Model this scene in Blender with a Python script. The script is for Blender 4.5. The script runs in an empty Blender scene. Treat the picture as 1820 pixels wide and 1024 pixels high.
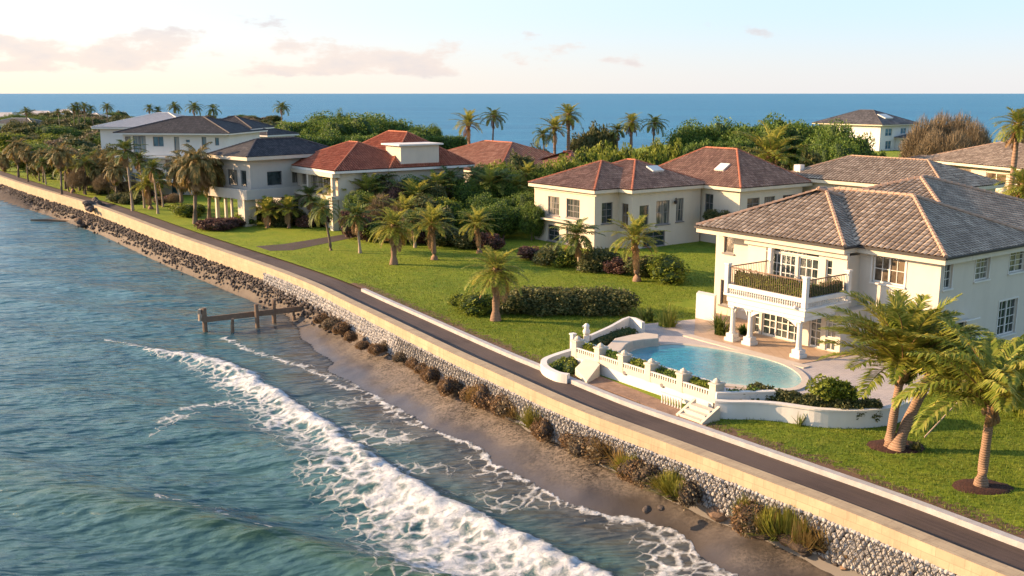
import bpy, math, random
import numpy as np
from mathutils import Vector, Matrix
R=random.Random(7)
SC=bpy.context.scene; COL=SC.collection
# ------------------------------------------------------------------ camera numbers and placing helpers
F=1750.;TH=math.atan(346/F);H=17.5
def P(x,y,z):
    X=(x-910)/F;Y=-(y-512)/F
    d=(X,math.cos(TH)+Y*math.sin(TH),-math.sin(TH)+Y*math.cos(TH))
    t=(z-H)/d[2];return (d[0]*t,d[1]*t)
def T(px,py,Y):
    X=(px-910)/F;Yy=-(py-512)/F
    d=(X,math.cos(TH)+Yy*math.sin(TH),-math.sin(TH)+Yy*math.cos(TH))
    t=Y/d[1];return (d[0]*t,Y,H+d[2]*t)
# ------------------------------------------------------------------ mesh helpers
def mesh_np(name,V,Fs,mat=None,smooth=False,parent=None,uv=None,attrs=None,link=True):
    """V (n,3); Fs list of arrays (m,k) or list of tuples"""
    me=bpy.data.meshes.new(name)
    V=np.asarray(V,dtype=np.float32)
    if isinstance(Fs,np.ndarray): Fs=[Fs]
    if len(Fs) and not isinstance(Fs[0],np.ndarray):
        flat=[i for f in Fs for i in f]; lens=[len(f) for f in Fs]
        loops=np.array(flat,dtype=np.int32); lens=np.array(lens,dtype=np.int32)
    else:
        loops=np.concatenate([f.reshape(-1) for f in Fs]).astype(np.int32)
        lens=np.concatenate([np.full(len(f),f.shape[1]) for f in Fs]).astype(np.int32)
    me.vertices.add(len(V)); me.vertices.foreach_set('co',V.reshape(-1))
    me.loops.add(len(loops)); me.loops.foreach_set('vertex_index',loops)
    starts=np.concatenate([[0],np.cumsum(lens)[:-1]]).astype(np.int32)
    me.polygons.add(len(lens)); me.polygons.foreach_set('loop_start',starts); me.polygons.foreach_set('loop_total',lens)
    me.polygons.foreach_set('use_smooth',np.full(len(lens),bool(smooth)))
    if uv is not None:
        ul=me.uv_layers.new(name='UVMap'); ul.data.foreach_set('uv',np.asarray(uv,dtype=np.float32)[loops].reshape(-1))
    if attrs:
        for k,a in attrs.items():
            at=me.attributes.new(k,'FLOAT','POINT'); at.data.foreach_set('value',np.asarray(a,dtype=np.float32))
    me.update(calc_edges=True); me.validate()
    if mat: me.materials.append(mat)
    if not link: return me
    o=bpy.data.objects.new(name,me); COL.objects.link(o)
    if parent: o.parent=parent
    return o
class MB:
    def __init__(s): s.v=[];s.f=[];s.uv=[];s.n=0
    def add(s,vs,fs,uv=None):
        b=len(s.v); s.v.extend(vs); s.f.extend([tuple(i+b for i in f) for f in fs])
        s.uv.extend(uv if uv else [(0,0)]*len(vs))
    def box(s,x0,x1,y0,y1,z0,z1):
        v=[(x,y,z) for z in (z0,z1) for y in (y0,y1) for x in (x0,x1)]
        s.add(v,[(0,2,3,1),(4,5,7,6),(0,1,5,4),(2,6,7,3),(0,4,6,2),(1,3,7,5)])
    def obox(s,c,a,b,h):
        """oriented box: centre c, half vectors a,b,h"""
        c,a,b,h=map(Vector,(c,a,b,h))
        v=[tuple(c+i*a+j*b+k*h) for k in (-1,1) for j in (-1,1) for i in (-1,1)]
        s.add(v,[(0,2,3,1),(4,5,7,6),(0,1,5,4),(2,6,7,3),(0,4,6,2),(1,3,7,5)])
    def bar(s,p,q,w,h=None,up=(0,0,1)):
        p,q=Vector(p),Vector(q);d=(q-p);L=d.length
        if L<1e-6: return
        d/=L;up=Vector(up); a=d.cross(up)
        if a.length<1e-4: a=d.cross(Vector((1,0,0)))
        a.normalize(); b=a.cross(d)
        s.obox((p+q)/2,d*L/2,a*w/2,b*(h or w)/2)
    def tube(s,pts,rad,n=8,cap=True):
        pts=[Vector(p) for p in pts]
        if not hasattr(rad,'__len__'): rad=[rad]*len(pts)
        vs=[];fs=[]
        for i,p in enumerate(pts):
            d=(pts[min(i+1,len(pts)-1)]-pts[max(i-1,0)]).normalized()
            a=d.cross(Vector((0,0,1)))
            if a.length<.05: a=d.cross(Vector((0,1,0)))
            a.normalize(); b=d.cross(a)
            for k in range(n):
                t=2*math.pi*k/n; vs.append(tuple(p+(a*math.cos(t)+b*math.sin(t))*rad[i]))
        for i in range(len(pts)-1):
            for k in range(n):
                k2=(k+1)%n; fs.append((i*n+k,i*n+k2,(i+1)*n+k2,(i+1)*n+k))
        if cap: fs.append(tuple(range(n)));fs.append(tuple((len(pts)-1)*n+k for k in range(n-1,-1,-1)))
        s.add(vs,fs)
    def lathe(s,x,y,prof,n=12):
        vs=[];fs=[]
        for z,r in prof:
            for k in range(n):
                t=2*math.pi*k/n; vs.append((x+r*math.cos(t),y+r*math.sin(t),z))
        m=len(prof)
        for i in range(m-1):
            for k in range(n):
                k2=(k+1)%n; fs.append((i*n+k,i*n+k2,(i+1)*n+k2,(i+1)*n+k))
        fs.append(tuple(range(n-1,-1,-1)));fs.append(tuple((m-1)*n+k for k in range(n)))
        s.add(vs,fs)
    def build(s,name,mat,parent=None,smooth=False,uv=False,bevel=0):
        o=mesh_np(name,s.v,s.f,mat,smooth,parent,uv=s.uv if uv else None)
        if bevel:
            m=o.modifiers.new('b','BEVEL');m.width=bevel;m.segments=2;m.limit_method='ANGLE'
        return o
def tag(o,label=None,cat=None,group=None,kind=None):
    if label:o['label']=label
    if cat:o['category']=cat
    if group:o['group']=group
    if kind:o['kind']=kind
    return o
def empty(name,loc=(0,0,0),rz=0,**k):
    o=bpy.data.objects.new(name,None);COL.objects.link(o);o.location=loc;o.rotation_euler=(0,0,rz);o.empty_display_size=.2
    return tag(o,**k)
def copy_tree(o,parent=None):
    c=o.copy();COL.objects.link(c);c.parent=parent
    for ch in o.children: copy_tree(ch,c)
    return c
# numpy value noise
def _h(ix,iy,s):
    h=(ix.astype(np.int64)*374761393+iy.astype(np.int64)*668265263+s*974634777)&0xffffffff
    h=((h^(h>>13))*1274126177)&0xffffffff
    return ((h^(h>>16))&0xffff)/65535.
def vn(x,y,s=0):
    ix=np.floor(x);iy=np.floor(y);fx=x-ix;fy=y-iy;fx=fx*fx*(3-2*fx);fy=fy*fy*(3-2*fy)
    a=_h(ix,iy,s);b=_h(ix+1,iy,s);c=_h(ix,iy+1,s);d=_h(ix+1,iy+1,s)
    return (a*(1-fx)+b*fx)*(1-fy)+(c*(1-fx)+d*fx)*fy
def fbm(x,y,s=0,o=4):
    r=0;a=.5;t=0
    for i in range(o): r=r+a*vn(x*2**i,y*2**i,s+i);t+=a;a*=.5
    return r/t
def sstep(a,b,x): t=np.clip((x-a)/(b-a),0,1);return t*t*(3-2*t)
def poly_dist(X,Y,pl):
    """signed distance to polyline (positive on its right hand side) and param"""
    best=np.full(X.shape,1e18);sg=np.zeros(X.shape);par=np.zeros(X.shape)
    for i in range(len(pl)-1):
        ax,ay=pl[i];bx,by=pl[i+1];dx,dy=bx-ax,by-ay;L=dx*dx+dy*dy
        t=((X-ax)*dx+(Y-ay)*dy)/L; tc=np.clip(t,0,1)
        px=X-(ax+tc*dx);py=Y-(ay+tc*dy);d=px*px+py*py
        cr=dy*px-dx*py
        m=d<best
        best=np.where(m,d,best);sg=np.where(m,np.sign(cr),sg);par=np.where(m,i+tc,par)
    return np.sqrt(best)*np.where(sg==0,1,sg),par
def smooth_line(pts,k=6):
    out=[]
    n=len(pts)
    for i in range(n-1):
        p0=pts[max(i-1,0)];p1=pts[i];p2=pts[i+1];p3=pts[min(i+2,n-1)]
        for j in range(k):
            t=j/k
            out.append(tuple(.5*((2*p1[c])+(-p0[c]+p2[c])*t+(2*p0[c]-5*p1[c]+4*p2[c]-p3[c])*t*t+(-p0[c]+3*p1[c]-3*p2[c]+p3[c])*t**3) for c in range(2)))
    out.append(tuple(pts[-1]));return out
def offset(pl,d):
    out=[]
    for i,p in enumerate(pl):
        a=pl[max(i-1,0)];b=pl[min(i+1,len(pl)-1)]
        dx,dy=b[0]-a[0],b[1]-a[1];L=math.hypot(dx,dy)
        out.append((p[0]-dy/L*d,p[1]+dx/L*d))       # left-hand side for d>0
    return out
# ------------------------------------------------------------------ materials
class N:
    def __init__(s,name):
        s.m=bpy.data.materials.new(name);s.m.use_nodes=True;s.t=s.m.node_tree;s.nd=s.t.nodes;s.l=s.t.links
        s.b=s.nd['Principled BSDF'];s.out=s.nd['Material Output'];s.co=None
    def new(s,t,**k):
        n=s.nd.new(t)
        for a,b in k.items(): setattr(n,a,b)
        return n
    def coord(s,kind='Object',scale=None,rot=None):
        if s.co is None: s.co=s.new('ShaderNodeTexCoord')
        o=s.co.outputs[kind]
        if scale or rot:
            m=s.new('ShaderNodeMapping');s.l.new(o,m.inputs[0])
            if scale: m.inputs['Scale'].default_value=scale
            if rot: m.inputs['Rotation'].default_value=rot
            o=m.outputs[0]
        return o
    def noise(s,sc,det=4,rough=.5,co=None,dist=0):
        n=s.new('ShaderNodeTexNoise');n.inputs['Scale'].default_value=sc;n.inputs['Detail'].default_value=det
        n.inputs['Roughness'].default_value=rough;n.inputs['Distortion'].default_value=dist
        s.l.new(co if co is not None else s.coord(),n.inputs['Vector']);return n.outputs['Fac']
    def voro(s,sc,feat='F1',co=None,out='Distance',rand=1):
        n=s.new('ShaderNodeTexVoronoi',feature=feat);n.inputs['Scale'].default_value=sc;n.inputs['Randomness'].default_value=rand
        s.l.new(co if co is not None else s.coord(),n.inputs['Vector']);return n.outputs[out]
    def ramp(s,fac,stops):
        n=s.new('ShaderNodeValToRGB');e=n.color_ramp.elements
        while len(e)>1:e.remove(e[-1])
        for i,(p,c) in enumerate(stops):
            c=(c,c,c) if not hasattr(c,'__len__') else c
            x=e[0] if i==0 else e.new(p)
            x.position=p;x.color=(*c,1)
        s.l.new(fac,n.inputs[0]);return n.outputs[0]
    def mix(s,f,a,b,mode='MIX'):
        n=s.new('ShaderNodeMix',data_type='RGBA',blend_type=mode)
        for v,i in ((f,0),(a,6),(b,7)):
            if isinstance(v,(int,float)): n.inputs[i].default_value=v if i==0 else (v,v,v,1)
            elif isinstance(v,tuple): n.inputs[i].default_value=(*v,1)
            else: s.l.new(v,n.inputs[i])
        return n.outputs[2]
    def math(s,op,a,b=0,c=None,clamp=False):
        n=s.new('ShaderNodeMath',operation=op,use_clamp=clamp)
        for i,v in enumerate((a,b,c)):
            if v is None: continue
            if isinstance(v,(int,float)): n.inputs[i].default_value=v
            else: s.l.new(v,n.inputs[i])
        return n.outputs[0]
    def attr(s,name): 
        n=s.new('ShaderNodeAttribute',attribute_name=name);return n.outputs['Fac']
    def rand(s):
        n=s.new('ShaderNodeNewGeometry');return n.outputs['Random Per Island']
    def bump(s,h,strength=.5,dist=.05,prev=None):
        n=s.new('ShaderNodeBump');n.inputs['Strength'].default_value=strength;n.inputs['Distance'].default_value=dist
        s.l.new(h,n.inputs['Height'])
        if prev is not None: s.l.new(prev,n.inputs['Normal'])
        return n.outputs[0]
    def set(s,color=None,rough=None,normal=None,spec=None,metal=None,**k):
        def st(i,v):
            inp=s.b.inputs[i]
            if isinstance(v,(int,float)): inp.default_value=v
            elif isinstance(v,tuple): inp.default_value=(*v,1) if len(v)==3 else v
            else: s.l.new(v,inp)
        if color is not None: st('Base Color',color)
        if rough is not None: st('Roughness',rough)
        if normal is not None: st('Normal',normal)
        if spec is not None: st('Specular IOR Level',spec)
        if metal is not None: st('Metallic',metal)
        for a,b in k.items(): st(a.replace('_',' '),b)
        return s.m
def simple(name,c1,c2=None,scale=3,rough=.8,bump=0,bscale=20,bdist=.02,spec=.3,lo=.35,hi=.65):
    n=N(name);col=c1
    if c2: 
        f=n.math('ADD',n.math('MULTIPLY',n.noise(scale,5,.6),.65),n.math('MULTIPLY',n.noise(scale*9,3,.6),.35))
        col=n.mix(n.ramp(f,[(lo,0),(hi,1)]),c1,c2)
    nm=n.bump(n.noise(bscale,4,.6),bump,bdist) if bump else None
    return n.set(col,rough,nm,spec)
def leafmat(name,c1,c2,c3,trans=.25,scale=.9):
    n=N(name);r=n.rand()
    col=n.ramp(r,[(0,c1),(.5,c2),(1,c3)])
    big=n.noise(scale,2)
    col=n.mix(n.math('MULTIPLY',n.ramp(big,[(.35,0),(.65,1)]),.55),col,c1)
    n.set(col,.6,None,.25)
    tr=n.new('ShaderNodeBsdfTranslucent');n.l.new(n.mix(.5,col,c3),tr.inputs[0])
    ms=n.new('ShaderNodeMixShader');ms.inputs[0].default_value=trans
    n.l.new(n.b.outputs[0],ms.inputs[1]);n.l.new(tr.outputs[0],ms.inputs[2]);n.l.new(ms.outputs[0],n.out.inputs[0])
    return n.m
M={}
def stucco(name,c1,c2,streak=.12):
    n=N(name)
    a=n.noise(.5,5,.65);st=n.noise(1.2,4,.6,n.coord('Object',(1.1,1.1,.22)))
    col=n.mix(n.math('MULTIPLY',n.ramp(a,[(.35,0),(.7,1)]),.7),c1,c2)
    col=n.mix(n.math('MULTIPLY',n.ramp(st,[(.48,0),(.75,1)]),streak),col,tuple(x*.72 for x in c2))
    nm=n.bump(n.noise(28,4,.6),.35,.012)
    return n.set(col,.85,nm,.25)
M['stucco_cream']=stucco('stucco_cream',(.57,.50,.40),(.50,.44,.355),.22)
M['stucco_villa']=stucco('stucco_villa',(.58,.52,.43),(.52,.465,.385),.22)
M['stucco_white']=stucco('stucco_white',(.62,.61,.58),(.55,.54,.51),.12)
M['stucco_grey']=stucco('stucco_grey',(.47,.43,.375),(.41,.375,.33),.15)
M['trim_white']=simple('trim_white',(.66,.63,.57),(.58,.55,.50),1.5,.6,.15,30,.01)
M['trim_cream']=simple('trim_cream',(.58,.51,.40),(.50,.44,.345),1.5,.7,.15,30,.01)
M['wood_dark']=simple('wood_dark',(.13,.085,.06),(.22,.145,.09),4,.7,.3,30)
M['metal_dark']=simple('metal_dark',(.035,.03,.028),None,rough=.5)
M['frame_grey']=simple('frame_grey',(.18,.17,.17),None,rough=.5)
def glassmat(name,c1,c2,rough=.06):
    n=N(name);f=n.noise(1.1,3,.6);col=n.mix(n.ramp(f,[(.4,0),(.6,1)]),c1,c2);oi=n.new('ShaderNodeObjectInfo');st=n.noise(7,3,.5,n.coord('Object',(1,1,.05)));col=n.mix(n.math('MULTIPLY',n.ramp(oi.outputs['Random'],[(.55,0),(.75,.8)]),n.ramp(st,[(.42,0),(.55,1)])),col,(.30,.27,.22))
    return n.set(col,rough,n.bump(n.noise(2.0,2),.05,.02),.7)
M['glass']=glassmat('glass',(.012,.022,.024),(.04,.055,.055))
M['glass_blue']=glassmat('glass_blue',(.03,.09,.13),(.08,.17,.21),.15)
M['glass_warm']=glassmat('glass_warm',(.05,.04,.03),(.16,.12,.08),.1)
def tilemat(name,c1,c2,c3,rough=.75):
    """clay barrel tiles: colour changes tile by tile using the roof's metre UVs"""
    n=N(name);uv=n.coord('UV');mp=n.new('ShaderNodeMapping');n.l.new(uv,mp.inputs[0])
    mp.inputs['Scale'].default_value=(1/.30,1/.38,1)
    w=n.new('ShaderNodeTexWhiteNoise',noise_dimensions='2D');fl=n.new('ShaderNodeVectorMath',operation='FLOOR')
    n.l.new(mp.outputs[0],fl.inputs[0]);n.l.new(fl.outputs[0],w.inputs['Vector'])
    col=n.ramp(w.outputs['Value'],[(0,c1),(.5,c2),(1,c3)])
    d=n.noise(.7,5,.7);col=n.mix(n.math('MULTIPLY',n.ramp(d,[(.4,0),(.7,1)]),.55),col,tuple(x*.55 for x in c1))
    li=n.noise(3.5,4,.7);col=n.mix(n.math('MULTIPLY',n.ramp(li,[(.55,0),(.75,1)]),.4),col,tuple(min(1,x*1.5+.04) for x in c3))
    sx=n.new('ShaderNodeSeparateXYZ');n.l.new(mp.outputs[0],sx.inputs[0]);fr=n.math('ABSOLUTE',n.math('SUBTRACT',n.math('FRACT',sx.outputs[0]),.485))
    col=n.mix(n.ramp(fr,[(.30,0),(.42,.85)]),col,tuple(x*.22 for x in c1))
    return n.set(col,rough,n.bump(n.noise(30,4,.7),.5,.02),.25)
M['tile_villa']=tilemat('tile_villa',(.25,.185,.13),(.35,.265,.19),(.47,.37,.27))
M['tile_brown']=tilemat('tile_brown',(.23,.125,.085),(.32,.18,.12),(.42,.25,.17))
M['tile_red']=tilemat('tile_red',(.27,.07,.035),(.35,.10,.05),(.42,.14,.075))
M['tile_orange']=tilemat('tile_orange',(.30,.12,.07),(.38,.17,.10),(.46,.23,.14))
M['tile_dark']=tilemat('tile_dark',(.035,.034,.038),(.055,.052,.056),(.085,.08,.082))
M['tile_slate']=tilemat('tile_slate',(.10,.09,.085),(.155,.14,.13),(.23,.21,.195))
M['ridge_villa']=simple('ridge_villa',(.40,.27,.19),(.30,.20,.14),5,.8,.4,20)
M['ridge_red']=simple('ridge_red',(.42,.15,.08),(.33,.11,.06),5,.8,.3,20)
M['ridge_dark']=simple('ridge_dark',(.10,.09,.09),(.07,.06,.06),5,.8,.3,20)
M['tile_pale']=simple('tile_pale',(.62,.56,.50),(.50,.44,.40),2,.7,.2,20)
# ground materials
def lawnmat():
    n=N('lawn');
    a=n.noise(.22,5,.7);b=n.noise(1.1,5,.75);c=n.noise(9,4,.8);d=n.noise(60,3,.7)
    col=n.mix(n.ramp(a,[(.35,0),(.65,1)]),(.12,.19,.014),(.22,.27,.018))
    col=n.mix(n.math('MULTIPLY',n.ramp(b,[(.45,0),(.62,1)]),.75),col,(.24,.26,.030))
    col=n.mix(n.math('MULTIPLY',n.ramp(c,[(.4,0),(.7,1)]),.6),col,(.06,.105,.009))
    col=n.mix(n.math('MULTIPLY',n.ramp(d,[(.5,0),(.75,1)]),.4),col,(.17,.21,.04))
    # bare strip beside the kerb, from an attribute that holds the distance to it
    dirt=n.math('SUBTRACT',n.math('MULTIPLY',n.noise(2.2,5,.7),1.6),n.attr('edge'),clamp=True)
    dirtc=n.mix(n.noise(22,4,.7),(.10,.06,.04),(.20,.13,.085))
    col=n.mix(n.ramp(dirt,[(.28,0),(.42,1)]),col,dirtc)
    bp=n.bump(d,.9,.03,n.bump(c,.8,.07,n.bump(b,.6,.12)))
    return n.set(col,.9,bp,.15)
M['lawn']=lawnmat()
def sandmat():
    n=N('sand');wet=n.attr('wet')
    a=n.noise(.7,5,.65);g=n.noise(8,6,.9);g2=n.voro(11)
    cells=n.new('ShaderNodeSeparateColor');n.l.new(n.voro(10,'F1',None,'Color'),cells.inputs[0]);sp=n.math('ADD',n.math('MULTIPLY',a,.42),n.math('ADD',n.math('MULTIPLY',g,.38),n.math('MULTIPLY',cells.outputs[0],.20)))
    col=n.mix(n.ramp(sp,[(.36,0),(.66,1)]),(.03,.025,.02),(.27,.22,.175))
    col=n.mix(n.math('MULTIPLY',n.ramp(g2,[(.12,1),(.30,0)]),.45),col,(.30,.25,.20))
    rb=n.attr('bank');col=n.mix(rb,col,(.075,.058,.045));col=n.mix(wet,col,n.mix(g,(.05,.044,.040),(.095,.080,.068)))
    ro=n.math('SUBTRACT',.92,n.math('MULTIPLY',wet,.62))
    bp=n.bump(g,1.0,.06,n.bump(a,.5,.12))
    bp2=n.new('ShaderNodeMix',data_type='VECTOR');n.l.new(n.math('MULTIPLY',wet,.7),bp2.inputs[0]);n.l.new(bp,bp2.inputs[4])
    ge=n.new('ShaderNodeNewGeometry');n.l.new(ge.outputs['Normal'],bp2.inputs[5])
    return n.set(col,ro,bp2.outputs[1],n.math('ADD',.25,n.math('MULTIPLY',wet,.4)))
M['sand']=sandmat()
def asphalt():
    n=N('asphalt');a=n.noise(.35,4,.6);st=n.noise(1,5,.7,n.coord('UV',(.25,6,1)));g=n.noise(70,3,.7)
    col=n.mix(n.ramp(a,[(.35,0),(.65,1)]),(.030,.020,.018),(.066,.046,.040));pt=n.noise(.12,3,.5,n.coord('UV',(.5,.3,1)));col=n.mix(n.math('MULTIPLY',n.ramp(pt,[(.50,0),(.53,1)]),.35),col,(.10,.075,.062))
    col=n.mix(n.math('MULTIPLY',n.ramp(st,[(.42,0),(.7,1)]),.7),col,(.095,.066,.05))
    col=n.mix(n.math('MULTIPLY',n.ramp(g,[(.45,0),(.75,1)]),.5),col,(.14,.11,.09))
    return n.set(col,.8,n.bump(g,.6,.012),.3)
M['asphalt']=asphalt()
def capmat():
    n=N('cap_stone');uv=n.coord('UV')
    br=n.new('ShaderNodeTexBrick');n.l.new(uv,br.inputs['Vector']);br.inputs['Scale'].default_value=1
    br.inputs['Brick Width'].default_value=1.0;br.inputs['Row Height'].default_value=.32;br.inputs['Mortar Size'].default_value=.008;br.inputs['Mortar Smooth'].default_value=.3
    br.inputs['Color1'].default_value=(.40,.32,.21,1);br.inputs['Color2'].default_value=(.35,.275,.18,1);br.inputs['Mortar'].default_value=(.22,.17,.11,1)
    a=n.noise(.9,5,.7);col=n.mix(n.math('MULTIPLY',n.ramp(a,[(.4,0),(.7,1)]),.60),br.outputs['Color'],(.25,.195,.13))
    sk=n.noise(1,5,.75,n.coord('UV',(3.2,.5,1)));col=n.mix(n.math('MULTIPLY',n.ramp(sk,[(.52,0),(.72,1)]),.55),col,(.17,.125,.085))
    return n.set(col,.85,n.bump(n.noise(18,4,.6),.4,.02),.2)
M['cap']=capmat()
M['kerb']=simple('kerb',(.40,.39,.385),(.29,.28,.275),2.5,.85,.4,25)
n=N('gabion_stone');r=n.rand();M['gabion']=n.set(n.mix(n.math('MULTIPLY',n.ramp(n.noise(9,4,.7),[(.35,0),(.7,1)]),.5),n.ramp(r,[(0,(.27,.265,.26)),(.5,(.33,.32,.305)),(1,(.40,.385,.36))]),(.22,.21,.21)),.85,n.bump(n.noise(20,4,.7),.6,.03),.25)
M['gabion_back']=simple('gabion_back',(.13,.12,.11))
n=N('rock');r=n.rand();M['rock']=n.set(n.mix(n.noise(5,5,.7),n.ramp(r,[(0,(.05,.04,.035)),(.6,(.11,.085,.07)),(1,(.24,.19,.15))]),(.05,.042,.038)),.85,n.bump(n.noise(9,5,.7),.8,.06),.3)
M['rock_tan']=simple('rock_tan',(.25,.16,.10),(.12,.08,.055),4,.85,.8,9,.06)
def paving():
    n=N('deck_paving');br=n.new('ShaderNodeTexBrick');n.l.new(n.coord(),br.inputs['Vector']);br.inputs['Scale'].default_value=1
    br.inputs['Brick Width'].default_value=.3;br.inputs['Row Height'].default_value=.16;br.inputs['Mortar Size'].default_value=.012
    br.inputs['Color1'].default_value=(.42,.38,.36,1);br.inputs['Color2'].default_value=(.33,.30,.29,1);br.inputs['Mortar'].default_value=(.22,.20,.19,1)
    a=n.noise(.5,4,.6);col=n.mix(n.math('MULTIPLY',n.ramp(a,[(.4,0),(.7,1)]),.5),br.outputs['Color'],(.48,.41,.35))
    return n.set(col,.7,n.bump(n.noise(30,3),.3,.01),.35)
M['paving']=paving()
def patio():
    n=N('patio_tile');br=n.new('ShaderNodeTexBrick');n.l.new(n.coord(),br.inputs['Vector']);br.inputs['Scale'].default_value=1;br.offset=0
    br.inputs['Brick Width'].default_value=.45;br.inputs['Row Height'].default_value=.45;br.inputs['Mortar Size'].default_value=.012
    br.inputs['Color1'].default_value=(.42,.30,.20,1);br.inputs['Color2'].default_value=(.37,.26,.17,1);br.inputs['Mortar'].default_value=(.3,.2,.13,1)
    return n.set(br.outputs['Color'],.6,None,.4)
M['patio']=patio()
M['coping']=simple('coping',(.52,.45,.36),(.43,.37,.30),2,.7,.2,30,.01)
M['gravel']=simple('brown_gravel',(.18,.115,.08),(.30,.20,.14),2.5,.95,.9,30,.04)
M['mulch']=simple('mulch',(.03,.014,.011),(.075,.032,.022),8,.95,1,22,.06)
def poolmat():
    n=N('pool_water');co=n.coord()
    sh=n.attr('shallow');v=n.voro(2.2,'SMOOTH_F1',n.coord('Object',(1,1.6,1)));
    col=n.mix(sh,(.0,.15,.22),(.24,.40,.38))
    col=n.mix(n.math('MULTIPLY',n.ramp(v,[(.30,0),(.62,1)]),.30),col,(.02,.33,.38))
    bp=n.bump(n.noise(4.5,3,.6,n.coord('Object',(1,1.8,1)),1.0),.35,.06)
    return n.set(col,.05,bp,.3)
M['pool']=poolmat()
# plants
M['palm_leaf']=leafmat('palm_leaf',(.10,.15,.018),(.25,.29,.035),(.48,.41,.09),.40)
M['palm_leaf_dark']=leafmat('palm_leaf_dark',(.04,.075,.016),(.10,.15,.03),(.22,.23,.05),.3)
M['palm_dry']=leafmat('palm_dry',(.16,.09,.04),(.28,.17,.07),(.38,.25,.11),.2)
M['palm_shaggy']=leafmat('palm_shaggy',(.07,.08,.022),(.19,.16,.05),(.40,.27,.10),.25)
M['leaf_green']=leafmat('leaf_green',(.04,.085,.012),(.095,.17,.024),(.21,.27,.045),.25,.5)
M['leaf_lime']=leafmat('leaf_lime',(.08,.12,.012),(.18,.23,.02),(.32,.33,.05),.25,.5)
M['leaf_olive']=leafmat('leaf_olive',(.05,.065,.022),(.11,.12,.04),(.21,.19,.07),.2,.5)
M['leaf_brown']=leafmat('leaf_brown',(.11,.085,.05),(.19,.145,.085),(.32,.25,.15),.15,.8)
M['leaf_purple']=leafmat('leaf_purple',(.06,.03,.03),(.13,.06,.05),(.24,.13,.09),.15,.8)
M['tuft_green']=leafmat('tuft_green',(.10,.12,.015),(.20,.22,.03),(.36,.30,.06),.25,.8)
M['tuft_brown']=leafmat('tuft_brown',(.10,.055,.03),(.20,.12,.06),(.34,.22,.10),.2,.8)
M['tuft_gold']=leafmat('tuft_gold',(.18,.12,.04),(.30,.20,.07),(.42,.30,.10),.2,.8)
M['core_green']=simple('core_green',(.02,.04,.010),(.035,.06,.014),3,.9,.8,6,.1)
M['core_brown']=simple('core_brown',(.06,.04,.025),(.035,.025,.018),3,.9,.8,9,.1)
n=N('palm_trunk');w=n.new('ShaderNodeTexWave',bands_direction='Z');n.l.new(n.coord(),w.inputs[0]);w.inputs['Scale'].default_value=3.4;w.inputs['Distortion'].default_value=1.2;w.inputs['Detail'].default_value=3
M['palm_trunk']=n.set(n.mix(n.math('MULTIPLY',w.outputs[1],.55),n.mix(n.noise(3,4,.7),(.34,.22,.15),(.24,.155,.105)),(.14,.09,.06)),.9,n.bump(w.outputs[1],.7,.04,n.bump(n.noise(20,4,.7),.4,.02)),.15)
M['trunk_grey']=simple('trunk_grey',(.20,.15,.11),(.10,.075,.055),5,.9,.7,12)
M['trunk_pale']=simple('trunk_pale',(.42,.33,.25),(.28,.21,.15),5,.9,.5,12)
# ------------------------------------------------------------------ seawall line and the land
A=[(-330,530),(-215,355),(-150,257),(-89.6,172.9),(-55.9,129.8),(-35.85,102.0),(-18.64,78.7),(-10.86,66.15),(-3.86,54.3),(-1.3,50.2),(2.7,43.9),(6.3,39.2),(9.48,35.08),(11.9,31.9),(14.95,27.48),(20,20.6),(27,11.5),(38,-3)]
AS=smooth_line(A,6)
def strip(name,l0,l1,mat,z0s=None,z1s=None,parent=None,z0=0,z1=0,nc=1):
    """sheet between two polylines of equal length, UV in metres"""
    V=[];UV=[];Fs=[];s=0
    for i,(a,b) in enumerate(zip(l0,l1)):
        if i: s+=math.dist(l0[i],l0[i-1])
        w=math.dist(a,b)
        for j in range(nc+1):
            t=j/nc;V.append((a[0]*(1-t)+b[0]*t,a[1]*(1-t)+b[1]*t,z0*(1-t)+z1*t));UV.append((s,w*t))
    k=nc+1
    for i in range(len(l0)-1):
        for j in range(nc): Fs.append((i*k+j,(i+1)*k+j,(i+1)*k+j+1,i*k+j+1))
    return mesh_np(name,V,Fs,mat,False,parent,uv=UV)
# polyline direction runs from far-left to near-right, so landward = left-hand side
CAPW=.68;ROADW=2.4;KERBW=.33
road_in=offset(AS,CAPW-.02);road_out=offset(AS,CAPW+ROADW+KERBW+.1)
tag(strip('road',road_in,road_out,M['asphalt'],z0=2.75,z1=2.75,nc=3),kind='structure')
def profile_sweep(name,line,prof,mat,parent=None):
    """prof: list of (offset landward, z) closed polygon"""
    ls=[offset(line,o) for o,z in prof];V=[];Fs=[];UV=[];s=0;k=len(prof)
    per=[0]
    for j in range(1,k+1):
        a=prof[j-1];b=prof[j%k];per.append(per[-1]+math.dist(a,b))
    for i in range(len(line)):
        if i:s+=math.dist(line[i],line[i-1])
        for j in range(k+1):
            V.append((*ls[j%k][i],prof[j%k][1]));UV.append((s,per[j]))
    kk=k+1
    for i in range(len(line)-1):
        for j in range(k): Fs.append((i*kk+j,i*kk+j+1,(i+1)*kk+j+1,(i+1)*kk+j))
    return mesh_np(name,V,Fs,mat,False,parent,uv=UV)
kl=[p for p in AS if p[1]<72]
kerb=profile_sweep('kerb',offset(kl,CAPW+ROADW),[(0,2.5),(.0,2.97),(KERBW,2.97),(KERBW,2.5)],M['kerb']);tag(kerb,kind='structure')
sw=empty('seawall',label='long cream block capped seawall with stone filled gabion face along the shore',cat='seawall')
profile_sweep('cap',AS,[(0,3.2),(-.02,2.62),(-.02,2.60),(.3,2.6),(.3,2.2),(CAPW,2.2),(CAPW,3.2)],M['cap'],sw)
gl=[p for p in AS if p[1]<84 and p[1]>-5]
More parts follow.
